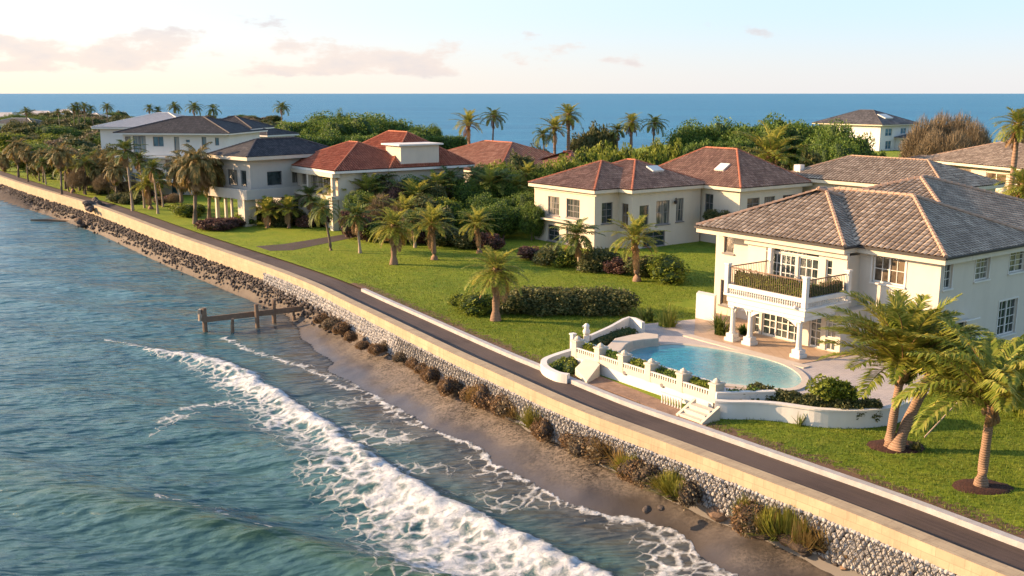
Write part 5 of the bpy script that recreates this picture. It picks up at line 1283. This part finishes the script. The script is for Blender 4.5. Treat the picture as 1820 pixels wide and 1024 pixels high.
# dark weedy rubble strip at the wall foot beyond the groyne: uncountable
items=[];rs=np.random.RandomState(8)
ln=[p for p in AS if 66<p[1]<176]
for i in range(len(ln)-1):
    for _ in range(int(20*math.dist(ln[i],ln[i+1]))):
        t=rs.rand();w=-abs(rs.normal(.0,.46));a,b=ln[i],ln[i+1];L=math.dist(a,b);dx,dy=(b[0]-a[0])/L,(b[1]-a[1])/L
        s=rs.uniform(.07,.20);items.append(((a[0]+(b[0]-a[0])*t-dy*w,a[1]+(b[1]-a[1])*t+dx*w,1.9+w*1.3),(s,s,s*.8)))
o=scatter_mesh('shore_rubble',items,M['rock'],None,(IV,IF),False,9);tag(o,'dark weedy rubble strewn along the foot of the far seawall','rubble',kind='stuff')
# grass blades on the near lawns: uncountable
rs=np.random.RandomState(12);NB=300000;bx=rs.uniform(-28,32,NB*2);byy=rs.uniform(28,104,NB*2)
dk_,_=poly_dist(bx,byy,offset(AS,CAPW+ROADW+KERBW));
ok=(dk_<-.25)&(dk_>-45)&(rs.rand(NB*2)<sstep(104,58,byy))
dnear=np.array(deck+[deck[0]]);
def inpoly_np(x,y,poly):
    c=np.zeros(len(x),bool);n_=len(poly);j=n_-1
    for i in range(n_):
        xi,yi=poly[i];xj,yj=poly[j]
        if yi!=yj: c^=((yi>y)!=(yj>y))&(x<(xj-xi)*(y-yi)/(yj-yi)+xi)
        j=i
    return c
ok&=~inpoly_np(bx,byy,deck)&~inpoly_np(bx,byy,[P(*p,2.88) for p in [(1040,684),(1020,630),(1270,690),(1268,748),(1246,762),(1120,709)]])
vx=(bx-23.1)*UV_[0]+(byy-52.2)*UV_[1];vy=(bx-23.1)*NV_[0]+(byy-52.2)*NV_[1];ok&=~((vy<0.3)&(vx>-.3)&(vx<20))
for (cx_,cy_,r_) in ((x+.35,y+.15,1.2),(x3,y3,1.1)): ok&=(((bx-cx_)/r_)**2+((byy-cy_)/(r_*.75))**2)>1
ok&=(fbm(bx*1.2,byy*1.2,77,3)*.9+np.clip(-dk_-.2,0,1.2)*.5>.45)
bx=bx[ok];byy=byy[ok];m=len(bx);a=rs.rand(m)*6.28;h_=rs.uniform(.05,.13,m)*(.7+.6*fbm(bx*.8,byy*.8,5));w_=.016
lx=rs.normal(0,.04,m);ly=rs.normal(0,.04,m);zb=np.full(m,2.86)
V_=np.stack([np.stack([bx-w_*np.cos(a),byy-w_*np.sin(a),zb],1),np.stack([bx+w_*np.cos(a),byy+w_*np.sin(a),zb],1),np.stack([bx+lx,byy+ly,zb+h_],1)],1).reshape(-1,3)
i=np.arange(m)*3
M['grass']=leafmat('grass_blade',(.05,.095,.008),(.10,.16,.014),(.22,.25,.035),.3,.5)
o=mesh_np('grass',V_,np.stack([i,i+1,i+2],1),M['grass']);tag(o,'short green grass blades covering the near lawns','grass',kind='stuff')
# ------------------------------------------------------------------ middle distance and far planting
FRF=dict(nf=22,Lf=2.5,nl_=20,ll=.62,e_hi=75,e_lo=-30,droop=75,lw=.05,side=.8,hang=.5)
pal={
 'coco':Proto(lambda:palm('palm_tree',101,7.5,(.5,0),.15,'palm_leaf_dark',2,'x',None,FRF,'trunk_grey')),
 'coco2':Proto(lambda:palm('palm_tree',102,7.5,(-.6,.2),.14,'palm_leaf_dark',0,'x',None,dict(FRF,nf=18,droop=90),'trunk_grey')),
 'date':Proto(lambda:palm('palm_tree',103,3.2,(.1,0),.28,'palm_leaf',7,'x',None,dict(nf=34,Lf=2.5,nl_=26,ll=.55,e_hi=85,e_lo=-30,droop=60,lw=.035,side=.75,hang=.25),'palm_trunk',bulge=.12)),
 'date2':Proto(lambda:palm('palm_tree',104,3.4,(-.2,.1),.24,'palm_leaf',3,'x',None,dict(nf=30,Lf=2.6,nl_=26,ll=.55,e_hi=88,e_lo=-10,droop=65,lw=.035,side=.75,hang=.3),'palm_trunk')),
 'shag':Proto(lambda:palm('palm_tree',105,5.2,(.3,0),.13,'palm_shaggy',16,'x',None,dict(nf=34,Lf=2.1,nl_=22,ll=.6,e_hi=80,e_lo=-50,droop=95,lw=.04,side=.8,hang=.9),'trunk_grey')),
 'slim':Proto(lambda:palm('palm_tree',106,5.0,(-.2,0),.10,'palm_leaf_dark',3,'x',None,dict(nf=22,Lf=1.7,nl_=20,ll=.45,e_hi=80,e_lo=-20,droop=70,lw=.035,side=.8,hang=.4),'trunk_pale')),
 'dwarf':Proto(lambda:palm('palm_tree',107,1.6,(0,0),.14,'palm_leaf',4,'x',None,dict(nf=28,Lf=1.6,nl_=22,ll=.45,e_hi=88,e_lo=-10,droop=45,lw=.03,side=.8,hang=.2),'palm_trunk'))}
hts=dict(coco=7.5,coco2=7.5,date=3.2,date2=3.4,shag=5.2,slim=5.0,dwarf=1.6)
def palm_at(k,px_,py_,Y,label,sc=None,group=None,base=None,crown=1.0):
    """py_ = photo row of the trunk's top; base = (px,py) of the foot on the ground when it can be seen"""
    if base: x_,Y=P(*base,2.86);zt=T(px_,py_,Y)[2]
    else: x_,_,zt=T(px_,py_,Y)
    hgt=max(1.2,zt-2.86);o=pal[k](x_,Y,2.86,R.uniform(-.4,.4),1,None,label,group)
    o.scale=(crown,crown,crown)
    # trunk length is set on the trunk and the crown is moved, so fronds keep their proportions
    f=hgt/crown/hts[k]
    for c in o.children:
        if c.name.startswith('trunk'): c.scale=(1,1,f)
        else: c.location.z=hts[k]*(f-1)
    return o
for a in [('coco',44,197,330,'thin far palm standing alone near the left edge',1.0),('slim',104,198,330,'tiny far palm between two groups at upper left',1.0),
 ('coco',128,192,300,'left palm of the cluster against the sea at upper left',1.0),('coco2',140,188,300,'second palm of the cluster against the sea at upper left',1.0),('coco',147,189,305,'third palm of the cluster against the sea at upper left',1.0),
 ('coco2',165,193,300,'low bushy palm right of the cluster against the sea',.9),('coco',187,190,290,'separate palm right of the far cluster with wide fronds',1.0),
 ('slim',267,192,260,'small slim palm left of a pair above the white house',1.1),('slim',282,196,260,'lowest small slim palm above the white house',1.1),
 ('coco',307,190,245,'round headed palm above the white roofs',.95),('coco',341,190,240,'wide headed palm above the dark roof ridge',1.05),('coco2',381,194,240,'palm above the right end of the dark roof ridge',1.05),
 ('coco',497,190,235,'lone tall palm against the sea left of the green trees',1.05)]:
    palm_at(*a[:5],crown=a[5])
for (k,px_,py_,Y,lb,cr_) in [('date2',835,220,150,'shaggy palm left of the thin palm above the long orange roof',1.15),('coco',872,207,150,'thin dark palm above the long orange roof',1.0),
 ('date',1010,204,148,'tall ragged palm above the lime shrubs',1.05),('date2',988,228,146,'lower ragged palm left of the tall ragged one',1.05),('coco2',972,240,144,'palm with one long frond reaching left over the sea',.9),
 ('date',1122,218,150,'left palm of the pair above the brown roof',.95),('coco',1158,219,150,'right palm of the pair above the brown roof',1.0),('slim',1100,232,150,'small palm left of the pair above the brown roof',1.2),
 ('date2',1378,280,122,'big feathery fan of fronds between brown roof and tiled roof',2.25),('date',1808,222,105,'yellow palm top at the upper right edge',1.2),('date',1815,330,78,'palm fronds in front of the banded house at the right edge',1.0)]:
    palm_at(k,px_,py_,Y,lb,crown=cr_)
for (k,px_,py_,base,lb,cr_) in [('date',818,345,(820,396),'thick trunked palm with orange dry fronds before the red roofed house',1.15),('date2',920,335,(918,396),'thick trunked palm left of the brown roofed house',.85),
 ('date2',600,335,(604,405),'green palm standing against the red house wall',1.15),('dwarf',477,375,(476,405),'dwarf palm in front of the dark roofed house corner',1.25),('dwarf',514,372,(514,405),'dark dwarf palm at the red house corner pillar',1.2),
 ('slim',556,348,(556,402),'slim yellow green palm before the red house',1.2),('dwarf',583,370,(585,402),'low palm between slim palm and green palm',1.2),
 ('dwarf',905,350,(905,392),'leaning yellow palm between the two thick palms',1.2),('date2',938,312,(940,392),'palm with raised fronds touching the brown roof',.9),
 ('slim',845,352,(843,396),'thin stemmed palm right of the orange fronded palm',1.1),('slim',860,350,(861,396),'second thin stemmed palm right of the orange fronded palm',1.0)]:
    palm_at(k,px_,py_,0,lb,base=base,crown=cr_)
for i,(k,px_,py_,base,cr_,lb) in enumerate([('shag',352,290,(347,398),1.75,'biggest shaggy orange palm before the dark roofed house'),('shag',330,296,(322,378),1.55,'shaggy orange palm left of the biggest one'),('shag',378,300,(372,392),1.6,'shaggy palm right of the biggest one with low fronds'),
 ('shag',395,315,(386,388),1.3,'small shaggy palm nearest the dark roofed house'),('slim',233,268,(236,373),1.6,'tall thin palm before the left end of the white house'),('slim',248,285,(257,370),1.2,'thin palm right of the tall thin one'),
 ('slim',290,320,(290,368),1.1,'small bent palm right of the rounded house base'),('shag',178,296,(184,330),1.2,'palm with dark head left of the bare bushes'),('shag',200,300,(196,338),1.0,'second palm with dark head beside the bare bushes'),
 ('shag',102,272,(110,350),1.25,'leaning pale stemmed palm on the left lawn'),('shag',30,262,(33,314),1.5,'leftmost large palm with thick leaning trunk on the lawn'),('shag',62,285,(70,322),1.0,'palm between the leftmost large palm and pale stemmed palm'),
 ('slim',80,290,(82,328),1.1,'slim palm near the far lawn edge'),('shag',5,280,(8,305),1.3,'palm cut by the left edge of the picture'),
 ('coco',150,290,(152,346),.9,'dark palm standing in the bare bushes'),('date2',268,330,(268,372),1.1,'stout palm between the two thin tall palms and white house'),('date2',128,300,(130,342),1.1,'green palm right of the pale stemmed leaning palm'),('slim',283,300,(281,380),1.3,'slim palm nearest the road before the white house')]):
    palm_at(k,px_,py_,0,lb,base=base,crown=cr_)
for i,(k,px_,py_,b_,cr_) in enumerate([('date2',625,330,400,1.25),('date2',655,345,408,1.2),('coco2',690,325,404,1.1),('date',735,350,410,1.2),('date2',775,340,402,1.2),('coco',790,318,398,1.05),('date2',870,330,400,1.15),('slim',890,322,398,1.4),('date',665,372,418,1.0),('date2',720,382,424,1.1),('coco2',850,310,392,1.0),('date2',955,352,404,1.0)]):
    palm_at(k,px_,py_,0,'green palm among the shrubs between red and brown roofed houses',base=(px_+3,b_),crown=cr_,group='palms between the red and brown roofed houses')
rng=random.Random(77)
for i in range(16):
    px_=rng.uniform(40,215);by_=306+px_*.155+rng.uniform(2,16)
    palm_at(rng.choice(['shag','shag','slim','coco2']),px_-rng.uniform(-6,6),by_-rng.uniform(38,62),0,'dark headed palm in the dense palm belt on the left lawn',base=(px_,by_),crown=rng.uniform(.9,1.3),group='palm belt on the left lawn')
# broadleaf prototypes
BT={
 'green':Proto(lambda:broad('evergreen_tree',201,4.6,7.5,'leaf_green',15000,.17,'core_green',nl_=15,base=.2,rough=.62)),
 'green2':Proto(lambda:broad('evergreen_tree',202,4.2,7.2,'leaf_green',14000,.16,'core_green',nl_=13,base=.2,rough=.7)),
 'lime':Proto(lambda:broad('bushy_tree',203,2.8,4.6,'leaf_lime',7000,.16,'core_green',nl_=11,base=.15)),
 'olive':Proto(lambda:broad('scrub_tree',204,3.3,5.6,'leaf_olive',5500,.22,'core_green',nl_=10,base=.2)),
 'brown':Proto(lambda:broad('scrub_tree',205,3.0,5.0,'leaf_brown',5000,.18,'core_brown',nl_=10,base=.18)),
 'bare':Proto(lambda:bare('bare_bush',206,3.0,4.6,'leaf_brown',6000,cat='tree')),
 'shrub':Proto(lambda:broad('shrub',207,1.5,2.0,'leaf_olive',4200,.11,'core_green',nl_=8,base=.08,th=.05,cat='shrub')),
 'shrubb':Proto(lambda:broad('shrub',208,1.4,1.8,'leaf_purple',4200,.10,'core_brown',nl_=8,base=.08,th=.05,cat='shrub')),
 'shrubg':Proto(lambda:broad('shrub',209,1.6,2.2,'leaf_lime',4200,.11,'core_green',nl_=8,base=.08,th=.05,cat='shrub'))}
BH=dict(green=7.5,green2=7.2,lime=4.6,olive=5.6,brown=5.0,bare=4.6,shrub=2,shrubb=1.8,shrubg=2.2)
def tree_top(k,px_,py_,Y,rad_px,label,group=None,label_ok=True):
    x_,_,zt=T(px_,py_,Y);h_=max(.8,zt-2.86);ppm=F/Y;r0={'green':4.6,'green2':4.2,'lime':2.8,'olive':3.3,'brown':3.0,'bare':3.0,'shrub':1.5,'shrubb':1.4,'shrubg':1.6}[k]
    s=rad_px/ppm/r0*{'green':1.5,'green2':1.5,'bare':1.25}.get(k,1.15);o=BT[k](x_,Y,2.86,None,s,h_/BH[k],label,group);return o
GT='evergreens massed behind the red roofed house'
for (px_,py_,Y,r_) in [(470,236,195,26),(498,222,205,28),(530,214,215,30),(560,209,205,34),(590,206,215,34),(620,210,195,34),(650,208,215,36),(682,212,205,34),(712,222,215,32),(738,232,200,28),(765,238,215,22),(800,237,205,24),(770,225,225,12),(525,238,180,30),(560,235,178,32),(600,238,180,30),(645,235,178,30),(690,240,180,28),(728,250,172,24)]:
    tree_top('green' if R.random()<.5 else 'green2',px_,py_,Y,r_,'round green evergreen in the mass behind the red roofed house',GT)
tree_top('green2',608,201,222,9,'small pointed dark tree top rising above the evergreens')
GT='evergreens in the dense row beside the white far house'
for (px_,py_,Y,r_) in [(1215,238,150,24),(1240,224,152,28),(1272,219,154,30),(1305,217,150,30),(1338,216,154,30),(1370,214,150,30),(1402,210,154,30),(1432,212,150,30),(1455,215,146,26),(1235,246,142,26),(1275,245,142,24),(1320,245,144,28),(1360,244,144,24)]:
    tree_top('green' if R.random()<.5 else 'green2',px_,py_,Y,r_,'dark green tree in the dense clipped row beside the white far house',GT)
for i,(px_,py_,Y,r_) in enumerate([(1485,225,135,26),(1512,236,132,26),(1495,256,128,28),(1460,250,132,22)]):
    tree_top('green2',px_,py_,Y,r_,'dark loose tree directly before the white far house','trees before the white far house')
for (px_,py_,Y,r_) in [(1640,216,165,26),(1672,208,168,30),(1705,210,166,32),(1735,222,162,24),(1660,236,160,26),(1700,238,158,28)]:
    tree_top('bare',px_,py_,Y,r_,'brown leafless bush right of the white far house','brown bushes right of the white far house')
    tree_top('brown',px_+3,py_+12,Y+2,r_*.8,'brown leafy bush among the leafless ones right of the white far house','leafy brown bushes')
for (px_,py_,Y,r_) in [(1545,266,150,14),(1565,268,150,12),(1525,268,150,12)]: tree_top('lime',px_,py_,Y,r_,'bright bush at the foot of the white far house','bright bushes at the white far house')
for (px_,py_,Y,r_) in [(1040,262,122,26),(1075,252,125,26),(1105,256,122,24),(1140,260,124,22),(1170,262,122,20),(1120,275,112,26),(1060,278,112,26),(1150,285,110,24),(1010,275,118,24),(975,285,116,24),(1165,246,140,14),(1200,247,135,16)]:
    tree_top('lime',px_,py_,Y,r_,'yellow green bushy tree behind the brown hip roof','lime trees behind the brown roof')
for (px_,py_,Y,r_) in [(1040,232,150,24),(1065,226,150,22),(1085,232,152,20),(955,262,150,18),(1020,246,150,20)]:
    tree_top('olive',px_,py_,Y,r_,'feathery grey green tree between the two palm groups','feathery trees against the sea')
for (px_,py_,Y,r_) in [(1398,300,112,14),(1440,268,124,18),(1330,268,140,22)]: tree_top('olive',px_,py_,Y,r_,'olive shrub by the feathery fan palm','olive shrubs by the fan palm')
# thicket between red and brown roofed houses
rng=random.Random(21)
for (px_,py_,Y,r_,k) in [(660,320,108,20,'olive'),(695,322,108,24,'brown'),(730,318,110,26,'green2'),(765,325,108,22,'olive'),(640,345,104,20,'green2'),(680,350,102,26,'bare'),(715,360,101,26,'bare'),(750,352,102,30,'olive'),(790,350,103,30,'lime'),(775,372,98,28,'olive'),(730,378,97,24,'brown'),(840,325,110,26,'green2'),(875,318,112,26,'olive'),(900,325,112,26,'green2'),(870,350,104,28,'green2'),(895,365,100,26,'green2'),(850,372,99,22,'green2'),(935,345,104,22,'green2'),(945,365,99,16,'green2'),(700,335,106,20,'shrubb'),(620,372,100,18,'shrubb'),(650,378,98,16,'shrubb'),(885,285,130,22,'lime'),(930,275,128,26,'olive'),(905,300,122,26,'green2'),(960,300,114,18,'green2'),(855,298,122,16,'green2')]:
    tree_top(k,px_,py_,Y,r_,{'olive':'olive green bush in the thicket between red and brown roofs','brown':'brown leafed bush in the thicket between red and brown roofs','green2':'dark evergreen in the thicket between red and brown roofs','bare':'leafless pinkish bush in the thicket between red and brown roofs','lime':'bright green bush in the thicket between red and brown roofs','shrubb':'low purplish shrub in the thicket between red and brown roofs'}[k],'thicket '+k)
# dwarf plants at the red house foot
for (px_,py_,k) in [(440,400,'shrubg'),(500,402,'shrub'),(530,398,'shrub'),(545,404,'shrubb'),(570,402,'shrub'),(455,392,'shrub'),(598,404,'shrubb'),(486,398,'shrub')]:
    x_,y_=P(px_,py_,2.86);BT[k](x_,y_,2.86,None,.9,.8,{'shrubg':'bright green shrub at the pillar of the dark roofed house','shrub':'olive shrub in the bed before the red roofed house','shrubb':'purplish shrub in the bed before the red roofed house'}[k],'bed shrubs '+k)
for (px_,py_,k,s,lb) in [(372,408,'shrubb',1.15,'left part purple leafed shrub on the left lawn'),(388,410,'shrubb',1.2,'middle purple leafed shrub on the left lawn'),(404,406,'shrubb',1.1,'right purple leafed shrub on the left lawn'),(420,403,'shrubb',.9,'purple shrub against the pillar of dark roofed house'),
   (178,345,'shrub',1.0,'round dark green shrub on the left lawn'),(215,360,'shrub',1.1,'long low dark shrub under the tall thin palms'),(235,362,'shrub',1.1,'dark shrub right of the long low one'),(330,385,'shrubg',1.2,'green shrub left of the shaggy palms'),(345,380,'shrubg',.9,'small green shrub among shaggy palm trunks'),(265,350,'shrubb',1.0,'purplish shrub at the rounded house base'),(300,360,'shrubb',.9,'small purplish shrub right of the rounded house base')]:
    x_,y_=P(px_,py_,2.86);BT[k](x_,y_,2.86,None,s,s*.62,lb)
# bare and scrub trees before the white house
for (px_,py_,base,r_,k) in [(150,278,338,24,'bare'),(172,286,340,24,'bare'),(205,280,335,22,'bare'),(130,285,335,20,'brown'),(145,300,345,20,'bare'),(190,310,348,20,'bare'),(220,300,345,22,'olive'),(165,262,325,22,'olive'),(195,262,325,20,'olive'),(240,310,350,18,'bare'),(212,318,350,14,'brown'),(90,268,318,24,'olive'),(55,262,312,24,'green2'),(60,275,318,16,'olive'),(120,262,318,20,'brown'),(285,350,366,12,'brown'),(310,345,366,12,'bare')]:
    Y=P(0,base,2.86)[1];tree_top(k,px_,py_,Y,r_,{'bare':'leafless reddish bush in the belt left of the white house','brown':'brown leafed tree in the belt left of the white house','olive':'olive tree in the belt left of the white house','green2':'dark green tree in the belt left of the white house'}[k],'belt '+k)
# far thicket
rng=random.Random(33)
for Y in (195,215,240,268,300,335,375,415,455,500):
    p=-15
    while p<(215 if Y<230 else 330 if Y<300 else 470):
        p+=rng.uniform(.75,1.25)*(4.2*F/Y)*1.25
        k=rng.choice(['olive','olive','brown','green2','olive','lime' if Y<260 else 'olive'])
        py_={195:258,215:246,240:236,268:226,300:219,335:213,375:209,415:205,455:202,500:199}[Y]+rng.uniform(-3,5)+(8 if p>230 and Y>260 else 0)
        if Y<240 and 20<p<62: continue
        tree_top(k,p,py_,Y,4.0*F/Y*rng.uniform(.8,1.15),{'olive':'olive grey scrub tree in the far thicket at upper left','brown':'brown scrub tree in the far thicket at upper left','green2':'dark evergreen in the far thicket at upper left','lime':'yellowish tree in the far thicket at upper left'}[k],'far thicket '+k)
# lawn edge between villa and the brown roofed house (behind the pool)
for (px_,py_,s) in [(850,556,.9),(828,550,.8)]:
    BT['shrubg'](*P(px_,py_,2.86),2.86,None,s,s*.7,'yellow green shrub at the foot of the lawn tree','shrubs at the lawn tree')
for i,px_ in enumerate(range(915,1110,22)):
    BT['shrub'](*P(px_,556-(i%2)*3,2.86),2.86,None,1.0,.85,'dark shrub in the low row at the back of the middle lawn','shrub row at the middle lawn')
palm_at('date',884,480,0,'stout palm alone on the middle lawn between road and hedge row',base=(881,570),crown=.95)
for i,(k,px_,py_,base,cr_) in enumerate([('date',700,402,(700,470),1.0),('date2',770,400,(772,462),1.0),('slim',640,385,(640,450),1.3),('slim',1030,418,(1030,480),1.4),('date2',1130,425,(1132,500),1.05),('coco2',590,370,(588,445),.9),('slim',740,395,(738,440),1.3),('date2',850,400,(852,450),.9)]):
    palm_at(k,px_,py_,0,['stout palm on the middle lawn','stout palm right of the first on the middle lawn','slim palm at the left of the middle lawn','slim palm before the brown roofed house','palm before the right windows of the brown roofed house','tall palm at the front of the red roofed house','thin palm between the two stout lawn palms','palm beside the left porch of the brown roofed house'][i],base=base,crown=cr_)
for (px_,py_,k,s) in [(980,470,'shrub',1.1),(1010,474,'shrubg',.9),(1060,480,'shrub',1.2),(1100,486,'shrubb',1.0),(1150,492,'shrub',1.1),(1190,500,'shrubg',1.2),(945,462,'shrubb',.9),(700,430,'shrub',1.3),(740,432,'shrubb',1.2),(665,428,'shrubg',1.2),(790,436,'shrub',1.3),(830,440,'shrub',1.2),(870,444,'shrubb',1.1)]:
    BT[k](*P(px_,py_,2.86),2.86,None,s,s*.8,{'shrub':'olive shrub in the planting along the houses behind the middle lawn','shrubg':'bright shrub in the planting along the houses behind the middle lawn','shrubb':'purplish shrub in the planting along the houses behind the middle lawn'}[k],'facade planting '+k)
# balcony plants of the brown roofed house
for (u_,v_) in ((-4.3,-11.6),(-5.6,-11.8)):
    c=math.radians(126.1);x_=7.8+math.cos(c)*u_-math.sin(c)*v_;y_=92.6+math.sin(c)*u_+math.cos(c)*v_
    BT['shrub'](x_,y_,5.0,None,.6,.7,'green balcony plant at the recessed corner of the brown roofed house','balcony plants')
# ------------------------------------------------------------------ light, sky, camera
SUN_AZ=math.radians(-80);SUN_EL=math.radians(17)
sd=Vector((math.sin(SUN_AZ)*math.cos(SUN_EL),math.cos(SUN_AZ)*math.cos(SUN_EL),math.sin(SUN_EL)))
l=bpy.data.lights.new('sun','SUN');l.energy=4.3;l.angle=math.radians(.6);l.color=(1,.655,.36)
lo=bpy.data.objects.new('sun',l);COL.objects.link(lo);lo.rotation_euler=sd.to_track_quat('Z','Y').to_euler()
w=bpy.data.worlds.new('World');SC.world=w;w.use_nodes=True;nt=w.node_tree;nd=nt.nodes;lk=nt.links
bg=nd['Background'];sky=nd.new('ShaderNodeTexSky');sky.sky_type='NISHITA';sky.sun_disc=False;sky.sun_elevation=SUN_EL;sky.sun_rotation=SUN_AZ
sky.air_density=1.0;sky.dust_density=1.2;sky.ozone_density=1.6;sky.altitude=10
tc=nd.new('ShaderNodeTexCoord');sx=nd.new('ShaderNodeSeparateXYZ');lk.new(tc.outputs['Generated'],sx.inputs[0])
def mth(op,a,b=0,c=None,cl=False):
    n=nd.new('ShaderNodeMath');n.operation=op;n.use_clamp=cl
    for i,v in enumerate((a,b,c)):
        if v is None:continue
        if isinstance(v,(int,float)):n.inputs[i].default_value=v
        else:lk.new(v,n.inputs[i])
    return n.outputs[0]
def mxc(f,a,b,mode='MIX'):
    n=nd.new('ShaderNodeMix');n.data_type='RGBA';n.blend_type=mode
    for v,i in ((f,0),(a,6),(b,7)):
        if isinstance(v,(int,float)):n.inputs[i].default_value=v
        elif isinstance(v,tuple):n.inputs[i].default_value=(*v,1)
        else:lk.new(v,n.inputs[i])
    return n.outputs[2]
def mapr(v,a,b,c,d):
    n=nd.new('ShaderNodeMapRange');n.interpolation_type='SMOOTHSTEP';lk.new(v,n.inputs[0])
    for i,x in enumerate((a,b,c,d)):n.inputs[i+1].default_value=x
    return n.outputs[0]
# cloud coordinates: azimuth and elevation
az=mth('ARCTAN2',sx.outputs[0],sx.outputs[1]);cb=nd.new('ShaderNodeCombineXYZ');lk.new(az,cb.inputs[0]);lk.new(mth('MULTIPLY',sx.outputs[2],2.6),cb.inputs[1])
nz=nd.new('ShaderNodeTexNoise');nz.inputs['Scale'].default_value=9.5;nz.inputs['Detail'].default_value=8;nz.inputs['Roughness'].default_value=.58;lk.new(cb.outputs[0],nz.inputs[0])
band=mth('MULTIPLY',mapr(sx.outputs[2],.012,.022,0,1),mapr(sx.outputs[2],.042,.072,1,0))
# more cloud towards the sun side
side_=mapr(az,-.25,.45,1,.0)
thr=mth('SUBTRACT',nz.outputs['Fac'],mth('SUBTRACT',.63,mth('MULTIPLY',mth('MULTIPLY',band,side_),.185)))
cl=mapr(thr,0,.085,0,1)
cl=mth('MULTIPLY',cl,mapr(sx.outputs[2],.0,.02,0,.9))
# warm haze glow low on the sun side
low=mapr(sx.outputs[2],0,.16,1,0)
glow=mth('MULTIPLY',low,mapr(az,-1.3,.5,1,.25))
SKYK=.125
base=mxc(1,sky.outputs[0],(SKYK,)*3,'MULTIPLY')
sun_=mapr(az,-1.0,.45,1,0)
top_=mxc(sun_,(.225,.295,.345),(.385,.375,.37));hor_=mxc(sun_,(.30,.295,.30),(.42,.345,.255))
grad=mxc(mapr(sx.outputs[2],0,.085,0,1),hor_,top_)
hz=mxc(mapr(sx.outputs[2],.10,.38,.92,0),base,grad)
cloudc=mxc(mapr(nz.outputs['Fac'],.5,.72,0,1),(.32,.27,.245),(.255,.235,.24))
col=mxc(mth('MULTIPLY',cl,.85),hz,cloudc)
lk.new(col,bg.inputs[0]);bg.inputs[1].default_value=1.0
cam=bpy.data.cameras.new('camera');co=bpy.data.objects.new('camera',cam);COL.objects.link(co)
cam.sensor_width=36;cam.lens=36*F/1820;cam.clip_start=.5;cam.clip_end=120000
co.location=(0,0,H);co.rotation_euler=(math.pi/2-TH,0,0);SC.camera=co
vs=SC.view_settings;vs.view_transform='Standard';vs.look='None';vs.exposure=1.6;vs.gamma=1
SC.render.resolution_x=1024;SC.render.resolution_y=576
SC.cycles.max_bounces=6;SC.cycles.diffuse_bounces=3;SC.cycles.glossy_bounces=3;SC.cycles.transmission_bounces=3;SC.cycles.transparent_max_bounces=4
